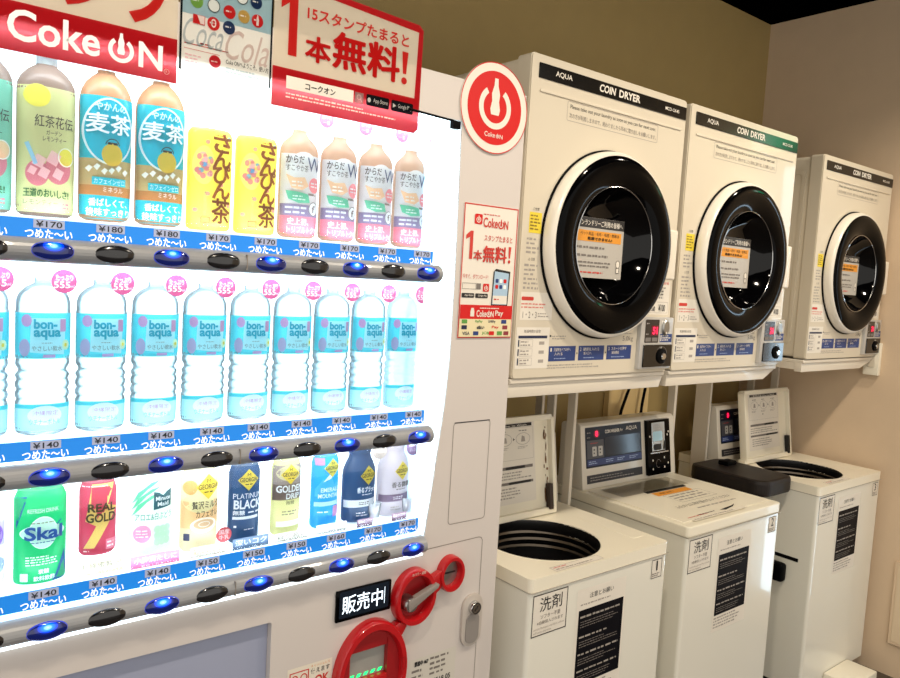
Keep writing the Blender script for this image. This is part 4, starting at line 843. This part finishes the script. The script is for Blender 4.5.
def dryer_door(t, cx=0.276, cz=0.303):
    b = MB()   # black line painted in as the shadow at the door's base, white ring
    b.lathe([(0.2175, 0.0), (0.2175, -0.004), (0.205, -0.005)], black_mat, c=(cx, 0, cz), ax='y', seg=96)
    prof = [(0.2135, -0.003), (0.2140, -0.012), (0.2130, -0.022), (0.2100, -0.029), (0.2060, -0.0325), (0.2025, -0.0325)]
    b.lathe(prof, mat('door_ring_white', '#efe8da', 0.22, coat=.4), c=(cx, 0, cz), ax='y', seg=96)
    dr = b.build('door', t)
    b = MB(); prof = [(0.2030, -0.029), (0.2030, -0.0335), (0.200, -0.0365), (0.191, -0.0395), (0.175, -0.0405), (0.156, -0.0375), (0.142, -0.0325), (0.1350, -0.0285), (0.1335, -0.0245)]
    b.lathe(prof, black_gloss, c=(cx + .0, 0, cz), ax='y', seg=96); b.build('bezel', dr)
    b = MB(); b.lathe([(0.1345, -0.0275), (0.1352, -0.0292), (0.1338, -0.0298), (0.1328, -0.0285)], chrome, c=(cx, 0, cz), ax='y', seg=96)
    b.build('inner_rim', dr)
    b = MB(); prof = [(0.1332, -0.027), (0.126, -0.012), (0.113, 0.003), (0.100, 0.020), (0.085, 0.028), (0.06, 0.031), (0.0001, 0.032)]
    b.lathe(prof, smoked, c=(cx, 0, cz), ax='y', seg=80); b.build('window_bowl', dr, label='dark round window bowl')
    b = MB(); P0 = front(cx - .104, 0.004, cz - .076); P = lambda u, v, o: P0(u * 1.06, v * 1.04, o); d = Dec(b, P); b.box(cx - .104, cx + .066, 0.004, 0.005, cz - .076, cz + .0615, mat('door_sticker_grey', '#b9b4ab', .4))
    d.rect(0, .110, .160, .132, mat('sticker_dark', '#2c2b2b', .5), 1); d.text(.006, .114, .154, .127, 'インランドリーご利用の皆様へ', paper, 2, .01)
    d.rect(.008, .080, .152, .104, c_orange, 1); d.text(.016, .093, .144, .101, 'ペット用品・毛布・布団・枕等は', ink, 2); d.text(.040, .083, .120, .090, '乾燥できません!', ink, 2, .02)
    d.fine(.006, .062, .138, .072, 1, ink_soft, 2, 4); d.fine(.006, .044, .128, .054, 1, ink_soft, 2, 5); d.fine(.006, .022, .130, .038, 2, ink_soft, 2, 6); d.fine(.006, .008, .13, .016, 1, c_red_text, 2, 7); d.ell(.146, .034, .007, .009, paper, 2); d.ring(.146, .034, .007, .009, .001, ink, 3); d.rect(.141, .014, .151, .026, paper, 2); d.frame(.141, .014, .151, .026, .001, ink, 3)
    b.build('window_sticker', dr, label='grey and orange user notice inside the window')
    b = MB(); b.box(0.466, 0.507, -0.034, -0.002, 0.234, 0.358, mat('handle_white', '#e6ddcc', .3, coat=.2), 0.006, 3); b.box(0.440, 0.474, -0.026, -0.006, 0.245, 0.350, black_mat, .004, 2); b.build('handle', dr)
def dryer_coin(t, num):
    b = MB(); b.box(0.4165, 0.5470, -0.012, 0.002, 0.010, 0.140, mat('coin_box_grey', '#c4c2be', .3, metal=.3), 0.003, 2); cb = b.build('coin_box', t)
    F = front(0.004, -0.012, 0)
    b = MB(); d = Dec(b, F); d.rrect(0.428, .076, .484, .134, .003, mat('display_black', '#1b1a1e', .2, coat=.5), 1); d.rect(.452, .094, .481, .119, led_halo, 2); d.text(.458, .0975, .477, .1155, num, led_red, 3, .02); d.fine(.432, .121, .448, .127, 1, ink_light, 2, 3); d.fine(.432, .095, .446, .100, 1, ink_light, 2, 3); d.rect(.431, .079, .453, .089, ink_soft, 2); d.rect(.457, .079, .480, .089, ink_soft, 2)
    b.build('time_display', cb, label='red lit number display')
    b = MB(); b.lathe([(.0001, -.006), (.011, -.006), (.0135, -.003), (.0135, 0)], steel, c=(.5125, -.012, .114), ax='y', seg=28, ky=1.5); d = Dec(b, front(.004, -.018, 0)); d.ell(.5075, .101, .003, .003, paper, 1, 12); b.build('coin_slot', cb)
    b = MB(); d = Dec(b, F); d.rect(.490, .077, .540, .098, c_blue, 1); d.rect(.492, .080, .496, .095, paper, 2); d.fine(.500, .080, .537, .096, 3, paper, 2, 3); b.build('coin_label', cb)
    b = MB(); b.box(.429, .5455, -.015, -.0115, .015, .071, mat('panel_gloss', '#050506', .12, spec=.7), .0012, 1); d = Dec(b, front(.004, -.015, 0)); d.ring(.497, .043, .024, .024, .001, ink_soft, 1, 32, -1.2, 2.4); d.text(.490, .062, .498, .067, '100', paper, 1); b.build('lower_panel', cb)
    b = MB(); b.lathe([(.0001, -.007), (.008, -.007), (.0095, -.006), (.018, -.004), (.0195, -.001), (.0195, 0)], black_mat, c=(.502, -.015, .042), ax='y', seg=32); b.lathe([(.0001, -.0095), (.0075, -.0095), (.0085, -.007)], chrome, c=(.502, -.015, .042), ax='y', seg=24); b.build('turn_knob', cb)
    b = MB(); F0 = front(0, 0, 0); d = Dec(b, F0); d.rect(.446, .146, .536, .230, paper, 1); d.text(.470, .222, .530, .229, 'お願い事項', c_red_text, 2); d.fine(.478, .184, .528, .218, 4, ink_soft, 2, 9); d.frame(.452, .150, .532, .178, .0008, ink_light, 2); d.text(.458, .154, .480, .172, '10min', ink, 2, .02); d.text(.494, .154, .522, .172, '¥100', ink, 2, .02); d.text(.455, .200, .473, .214, 'Pay', ink_soft, 2)
    b.build('price_sticker', t)
dlabels = ['white coin dryer nearest the vending machine, display reading 51', 'white coin dryer in the middle above the closed washer', 'white coin dryer set apart beside the right wall']
dpos = [(1.120, 1.170, 1.200), (1.687, 1.170, 1.200), (2.5385, 1.235, 1.202)]
for i in range(3):
    t = thing('coin_dryer', dlabels[i], 'tumble dryer', (0, 0, 0), 'coin dryers in a row on stands')
    if i == 0:
        d0 = t; dryer_body(t); dryer_door(t)
    else:
        for c in kids(d0):
            if c.name.split('.')[0] in ('coin_box', 'price_sticker'): continue
            q = c.copy(); C.objects.link(q); q.parent = t
            for g in kids(c): e = g.copy(); C.objects.link(e); e.parent = q
    dryer_coin(t, ('51', '24', '24')[i]); t.location = dpos[i]

# stands under the dryers
stand_m = mat('stand_white', '#ddd4c4', 0.35, coat=.15)
def stand(loc, wdt, label, right_cut, posts):
    t = thing('dryer_stand', label, 'stand', (loc[0], loc[1], 0), 'steel stands under the dryers')
    b = MB(); b.box(0.0, wdt, 0.004, DD, 1.188, 1.1995, stand_m, .002, 1)
    b.prism([(0.0, 1.158), (wdt - right_cut, 1.158), (wdt, 1.186), (wdt, 1.189), (0.0, 1.189)], 0.010, 0.035, stand_m, 'y', bev=.0015)
    b.prism([(0.0, 1.158), (wdt, 1.165), (wdt, 1.189), (0.0, 1.189)], DD - .03, DD - .01, stand_m, 'y')
    b.box(0.0, 0.012, 0.035, DD - .03, 1.165, 1.188, stand_m); b.box(wdt - .012, wdt, 0.035, DD - .03, 1.172, 1.188, stand_m)
    b.build('shelf_frame', t)
    for x, y, dx, dy in posts:
        b = MB(); b.box(x, x + dx, y, y + dy, 0, 1.17, stand_m, .0015, 1); b.build('post', t)
    if posts[-1][0] > wdt: b = MB(); b.box(wdt - .02, posts[-1][0] + .014, .39, .42, 1.165, 1.188, stand_m, .001, 1); b.build('outrigger', t)
    return t
stand((1.120, 1.170), .548, 'white steel stand under the dryer nearest the vending machine', .012, [(.006, .36, .012, .05), (.006, .47, .012, .03), (.525, .36, .012, .03)])
stand((1.687, 1.170), .548, 'white steel stand under the middle dryer', .06, [(.022, .335, .012, .03), (.022, .47, .012, .03), (.596, .385, .014, .03)])
stand((2.5385, 1.235), .548, 'white steel stand under the dryer beside the right wall', .10, [(.012, .348, .010, .065), (.531, .365, .012, .03), (.531, .47, .012, .03)])
# underside plate of the far dryer stand
# ================================================================ WASHERS
WW, WD, WT = 0.49, 0.56, 0.775
def washer_body(t, is_open):
    b = MB()
    if is_open: b.prism(rr(0.001, 0.0015, WW - .001, WD - .004, .010), 0.34, 0.745, washer_white, 'z', holes=[circ(.212, .180, .168, .160, 48)[::-1]]); b.prism(rr(0.001, 0.0015, WW - .001, WD - .004, .010), 0.055, 0.34, washer_white, 'z')
    else: b.prism(rr(0.001, 0.0015, WW - .001, WD - .004, .010), 0.055, 0.745, washer_white, 'z')
    b.build('cabinet', t)
    b = MB(); b.box(0.03, WW - .03, 0.03, WD - .03, 0.0, 0.06, black_mat); b.build('plinth', t)
    # top deck with side moulding
    b = MB()
    hole = [circ(.212, .180, .147, .147, 48)[::-1]] if is_open else []
    b.prism(rr(0, 0, WW, WD, .012), 0.745, WT, trim_white, 'z', holes=hole, bev=.0 if hole else .004)
    if not hole: pass
    b.build('top_deck', t)
    b = MB(); b.tube([(0.0, -.0008, .7445), (WW * .5, -.0008, .7445), (WW, -.0008, .7445)], .0012, seam, 6); b.tube([(.0, -.0, .7445), (.0, WD, .7445)], .0012, seam, 6); b.build('deck_seam', t)
def washer_tub(t):
    b = MB(); c = (.212, .180, 0)
    b.lathe([(.1475, .774), (.145, .765), (.147, .745), (.158, .735), (.163, .70), (.160, .695), (.163, .66), (.160, .655), (.163, .62), (.160, .615), (.160, .40), (.15, .37), (.0001, .37)], tub_dark, c=c, seg=56, ky=.98)
    b.lathe([(.156, .772), (.148, .760), (.140, .752), (.146, .740)], steel, c=c, seg=56, ky=.95, a0=PI * 1.0, a1=PI * 1.9) if 0 else None
    b.build('wash_tub', t, label='dark open wash tub')
    b = MB()
    for r, z in ((.150, .742), (.146, .725), (.150, .705)): b.lathe([(r + .006, z), (r, z + .004), (r - .002, z - .002), (r + .004, z - .006)], mat('tub_ring', '#6a6054', .25, metal=.6), c=c, seg=56, ky=.95)
    b.build('tub_rings', t)
def washer_lid_open(t, stain):
    b = MB(); ang = -8
    lid = MB(); w0_, w1_ = 0.068, 0.393
    lid.box(w0_, w1_, 0, .016, 0, .262, trim_white, .005, 3); lid.box(w1_ - .006, w1_ + .006, -.016, .012, 0.0, .258, trim_white, .004, 2); lid.box(w0_ - .006, w0_ + .006, -.016, .012, 0.0, .258, trim_white, .004, 2); lid.box(w0_, w1_, -.014, .01, .250, .266, trim_white, .004, 2)
    lid.box(w0_ - .01, w1_ + .01, -.012, .018, -.008, .010, trim_white, .004, 2)
    o = lid.build('lid', t, (0, .318, .784), rot=(math.radians(ang), 0, 0), label='open white lid with washing instructions')
    b = MB(); d = Dec(b, front(0, 0, 0)); u0, u1 = w0_ + .055, w1_ - .068; uw = u1 - u0; d.rect(u0 - .012, .035, u1 + .01, .262, paper, 1); d.fine(u0 - .02, .262, u0 + .06, .268, 1, ink_soft, 2, 3)
    d.rect(u0, .238, u1, .247, ink, 2); d.text(u0 + .01, .239, u1 - .02, .2455, 'ご使用方法 How to Wash', paper, 3)
    for i in range(3): q = u0 + uw * (i + .5) / 3; d.ring(q, .205, uw * .13, .016, .0008, ink_soft, 2); d.poly([(q - .008, .197), (q + .008, .197), (q + .006, .210), (q - .004, .214)], ink_light, 2); d.fine(q - .015, .224, q + .015, .230, 1, ink_soft, 2, i); d.fine(q - .02, .178, q + .02, .186, 2, ink_light, 2, i + 4)
    for q in (1 / 3, 2 / 3): d.poly([(u0 + uw * q - .003, .201), (u0 + uw * q + .003, .205), (u0 + uw * q - .003, .209)], ink, 2)
    d.poly([(u0 + uw * .45, .166), (u0 + uw * .45 + .006, .170), (u0 + uw * .45, .174)], ink, 2); d.frame(u0 - .006, .150, u1 + .004, .236, .0006, ink_light, 2)
    d.rect(u0, .126, u1, .134, ink_soft, 2); d.rect(u0 + uw * .5, .126, u0 + uw * .85, .134, ink, 3); d.fine(u0, .098, u1, .121, 3, ink_light, 2, 12)
    d.rect(u0 + uw * .0, .086, u1, .093, ink_soft, 2); d.rect(u0 + uw * .55, .086, u1 - .01, .093, ink, 3); d.fine(u0 + .01, .048, u1 - .01, .080, 4, ink_light, 2, 13)
    b.build('instruction_sheet', o)
    b = MB(); b.box(w1_ - .022, w1_ - .008, -.018, -.001, .004, .075, mat('rusty_hinge' if stain else 'hinge_black', '#2e1c14' if stain else '#151413', .5), .003, 2); b.build('hinge_damper', o)
    if stain:
        b = MB(); d = Dec(b, front(0, -.0005, 0)); rnd = random.Random(5); sm = mat('rust_stain', '#7c5a3c', .8)
        for i in range(26): d.ell(w1_ - .018 + rnd.uniform(-.006, .005), .03 + rnd.uniform(0, 1) ** 2 * .2, rnd.uniform(.0012, .004), rnd.uniform(.003, .012), sm, 1 + i % 3, 8)
        b.build('rust_streak', o)
def washer_console(t, digit):
    F = lambda u, v, o: (u * 1.028, .388 + (v - WT) * .14 - o, v)
    b = MB(); b.prism([(.386, WT), (.386 + .20 * .14, .972), (.425, .980), (.488, .976), (.494, .968), (.494, WT)], .010, WW + .003, mat('console_white', '#d9d2c4', .3, coat=.2), 'x', bev=.003)
    cs = b.build('console', t)
    b = MB(); d = Dec(b, lambda u, v, o: F(u, v, o + .002)); d.rrect(.028, .840, .300, .966, .003, mat('console_navy', '#0d1626', .3, spec=.3), 1)
    d.rect(.034, .846, .298, .866, mat('console_blue', '#24346a', .3), 2); d.rect(.034, .868, .112, .925, mat('console_grey', '#45454a', .4), 2); d.rrect(.118, .870, .294, .930, .002, mat('console_window', '#152233', .12), 2); pass
    d.ell(.080, .944, .014, .013, led_halo, 3); d.text(.0745, .936, .0855, .953, digit, led_red, 4, .03); d.text(.120, .942, .190, .953, 'COIN WASHER', paper, 3, .02); d.text(.194, .942, .206, .953, 'by', paper, 3); d.text(.222, .942, .278, .957, 'AQUA', paper, 3, .0)
    d.fine(.036, .946, .058, .952, 1, ink_light, 3, 3); d.fine(.036, .932, .055, .937, 1, ink_light, 3, 3); d.fine(.05, .914, .10, .918, 1, c_red_text, 3, 4)
    for u in (.058, .086): d.rrect(u, .875, u + .020, .905, .003, mat('key_grey', '#b9b6b0', .4), 3); d.fine(u + .005, .880, u + .015, .900, 2, ink, 4, 3)
    for u in (.040, .12, .175, .235): d.fine(u, .850, u + .045, .862, 2, mat('blue_ink_light', '#9fb0d4', .5), 3, int(u * 100))
    d.rect(.030, .792, .300, .818, mat('strip_dark', '#23242c', .35), 1); d.fine(.045, .797, .285, .813, 2, ink_light, 2, 14, .35)
    b.build('control_panel', cs, label='dark blue control panel')
    b = MB(); P = lambda u, v, o: F(u, v, o)
    q = [P(.318, .786, 0), P(.438, .786, 0), P(.438, .968, 0), P(.318, .968, 0), P(.318, .786, .014), P(.438, .786, .014), P(.438, .968, .014), P(.318, .968, .014)]
    b.add(q, [(4, 5, 6, 7), (0, 4, 7, 3), (1, 2, 6, 5), (3, 7, 6, 2), (0, 1, 5, 4)], black_gloss); d = Dec(b, lambda u, v, o: F(u, v, o + .0142))
    d.rect(.340, .865, .410, .960, mat('coin_plate', '#b4b4b0', .25, metal=.6), 1); d.rrect(.346, .898, .396, .930, .006, mat('coin_window', '#a8cfe0', .2), 2); d.fine(.350, .935, .40, .956, 3, ink_soft, 2, 3); d.rrect(.348, .868, .390, .888, .004, ink, 2); d.poly([(.398, .868), (.412, .868), (.412, .90), (.404, .895)], ink, 2)
    d.rect(.332, .857, .428, .861, chrome, 1)
    for u, v in ((.330, .915), (.424, .915), (.430, .925), (.342, .835), (.404, .840), (.342, .806), (.404, .808), (.424, .820)): d.ell(u, v, .0028, .0038, paper, 1, 10)
    d.ring(.372, .822, .013, .014, .0012, ink_soft, 1, 24, .4, 5.2)
    b.build('coin_mechanism', cs, label='black coin mechanism with silver plate')
def washer_labels(t, num):
    F = front(0.003, .0015, 0)
    b = MB(); d = Dec(b, F); d.rect(.008, .643, .118, .737, paper, 1); d.frame(.008, .643, .118, .737, .0022, ink, 2); d.text(.030, .696, .100, .729, '洗剤', ink, 3, .0); d.text(.034, .680, .096, .690, 'ソフター不要', ink_soft, 3); d.text(.024, .668, .106, .676, '※自動投入されます', ink_soft, 3); d.text(.014, .656, .112, .662, 'Laundry Detergent and Fabric softener', ink_light, 3); d.text(.014, .648, .070, .654, 'will auto-dispense', ink_light, 3); b.build('detergent_sticker', t)
    b = MB(); d = Dec(b, F); d.rect(.152, .440, .326, .718, paper, 1); d.text(.195, .692, .280, .705, '注意とお願い', ink, 2); d.fine(.165, .677, .315, .684, 1, ink_light, 2, 3); d.rect(.160, .488, .320, .668, mat('notice_black', '#0c0c12', .5, spec=.08), 2)
    for i, v in enumerate((.650, .602, .560, .520)): d.fine(.166, v - .006, .312, v + .008, 1, ink_light, 3, 20 + i, .35); d.fine(.168, v - .026, .312, v - .008, 3, ink_soft, 3, 30 + i, .4)
    d.fine(.160, .448, .300, .484, 4, ink_light, 2, 17); b.build('notice_sheet', t)
    b = MB(); d = Dec(b, F); d.rect(.424, .688, .466, .736, paper, 1); d.frame(.424, .688, .466, .736, .0016, ink, 2); d.text(.438 if num != '1' else .4425, .707, .452 if num != '1' else .4485, .732, num, ink, 3, .0); d.fine(.428, .692, .462, .702, 2, ink_soft, 3, 5); b.build('number_sticker', t)
winfo = [((1.150, 1.100), '1', True), ((1.783, 1.137), '2', False), ((2.574, 1.160), '3', True)]
wl = ['white washing machine numbered 1 with its lid open, next to the vending machine', 'white washing machine numbered 2 with its lid closed and printed notice on top', 'white washing machine numbered 3 with its lid open, next to the right wall']
for i, ((x, y), num, op) in enumerate(winfo):
    t = thing('washing_machine', wl[i], 'washing machine', (x, y, 0), 'coin washing machines in a row')
    washer_body(t, op); washer_console(t, '8'); washer_labels(t, num)
    if op:
        washer_tub(t); washer_lid_open(t, i == 0)
        b = MB(); d = Dec(b, top(0, 0, WT)); d.rect(.085, .006, .245, .030, paper, 1); d.frame(.085, .006, .245, .030, .001, ink_light, 2); d.fine(.092, .020, .15, .026, 1, c_red_text, 3, 4); d.rect(.092, .0, .092, .0, ink, 2); d.fine(.092, .010, .235, .018, 1, ink_light, 3, 5); b.build('deck_sticker', t)
        b = MB(); b.box(.425, .468, .06, .25, WT - .001, WT + .0008, trim_white, .0004, 1); b.build('deck_recess', t)
    else:
        b = MB(); b.box(.02, WW - .018, .03, .375, WT, WT + .0025, trim_white, .001, 1)
        o = b.build('lid', t, label='closed lid')
        b = MB(); d = Dec(b, top(0, 0, WT + .0025)); d.poly([(.165, .260), (.365, .255), (.370, .273), (.170, .278)], ink, 1); d.poly([(.175, .225), (.350, .222), (.352, .252), (.178, .256)], c_orange, 1); d.fine(.20, .232, .30, .248, 1, mat('orange_ink', '#9a5e20', .5), 2, 4)
        d.frame(.190, .150, .375, .222, .0012, ink_soft, 1); d.fine(.200, .158, .365, .215, 3, ink_light, 1, 6); d.text(.12, .115, .40, .135, 'ふたの上に物を置かないでください', ink_soft, 1); d.fine(.18, .085, .40, .10, 1, ink_light, 1, 6)
        d.rect(.06, .020, .330, .040, paper2, 1); d.fine(.065, .044, .20, .052, 1, c_red_text, 1, 7); d.fine(.12, .045, .24, .056, 1, ink_soft, 1, 8); d.fine(.07, .024, .32, .034, 1, ink_light, 2, 9); d.poly([(.225, .048), (.30, .056), (.325, .062), (.30, .050), (.245, .040)][::-1], ink, 2)
        b.build('lid_stickers', o)
        b = MB(); film = mat_thin('clear_film', (.93, .93, .92), 1, .12, .08); d = Dec(b, top(0, 0, WT + .0027)); d.rect(.06, .270, .40, .360, film, 3); b.build('clear_film', o)
# dark shelf tray fixed between washers 2 and 3
b = MB(); b.prism(rr(0, 0, .208, .295, .045, n=8), 0, .055, brown_plastic, 'z', bev=.012)
o = b.build('side_tray', None, (2.350, 1.258, .742)); 
t = thing('basket_tray', 'dark brown rounded tray between the middle washer and the far washer', 'tray', (2.364, 1.243, 0)); o.parent = t; o.location = (0, 0, .742)
b = MB(); b.box(.085, .125, .16, .20, 0, .742, black_mat, .004, 2); b.box(.03, .20, .08, .29, 0, .015, black_mat, .004, 2); b.build('foot_post', t)
b = MB(); b.box(.10, .16, .195, .235, .795, .812, black_mat, .006, 2); b.build('latch', t)
b = MB(); b.box(0, .034, 0, .060, 0, .065, black_mat, .012, 3)
o = b.build('side_handle', None); w3 = [q for q in C.objects if q.get('label') == wl[2]][0]; o.parent = w3; o.location = (-.034, .085, .420)
b = MB(); b.box(-.001, .003, .05, .15, .500, .512, black_mat, 0); b.build('side_slot', w3)
# pan corner / riser under washer 3
t = thing('washer_riser', 'low white block on the floor under the far washer by the right wall', 'block', (2.72, 1.040, 0))
b = MB(); b.box(0.02, .208, 0.012, .12, 0, .078, trim_white, .006, 2); b.build('block', t); 

# ================================================================ BEHIND AND ON THE WALLS
b = MB(); b.box(0, .235, 0, .022, 0, 1.14, mat('board_yellow', '#e6c88c', .6, var=.12, bump=.1, bscale=60)); o = b.build('yellow_board', None, (2.185, 1.766, 0)); tag(o, 'pale yellow board on the back wall between the washers', 'board')  # pale yellow upright slab, slightly mottled, close against the back wall
for (pts, lb) in (([(2.30, 1.745, 1.19), (2.285, 1.74, 1.08), (2.255, 1.74, 1.02), (2.235, 1.745, .96), (2.22, 1.75, .85), (2.21, 1.76, .5)], 'loosely bent'), ([(2.37, 1.745, 1.19), (2.365, 1.74, 1.06), (2.352, 1.742, .98), (2.350, 1.75, .85), (2.35, 1.76, .5)], 'nearly straight')):
    b = MB(); b.tube(pts, .0055, black_mat); o = b.build('power_cable'); tag(o, lb + ' black power cable hanging in front of the yellow board', 'cable', 'cables behind the washers')
t = thing('wall_switch_box', 'white switch box on the right wall under the far dryer', 'switch', (3.10, 1.243, 1.130)); b = MB(); b.box(-.022, -.0005, -.028, .028, 0, .125, trim_white, .003, 2); b.build('box', t); b = MB(); b.box(-.025, -.021, -.014, .014, .03, .095, dryer_white, .002, 1); b.build('rocker', t)
b = MB(); b.box(-.012, -.0005, 0, .30, 0, .32, wall_beige, .003, 1); b.box(-.014, -.011, .012, .288, .012, .308, mat('panel_cream', '#dcc7a8', .5), .002, 1); o = b.build('access_panel', None, (3.10, .79, .126)); tag(o, 'cream access panel low on the right wall at the photo edge', 'panel')
print('verts', sum(len(o.data.vertices) for o in C.objects if o.type == 'MESH'))
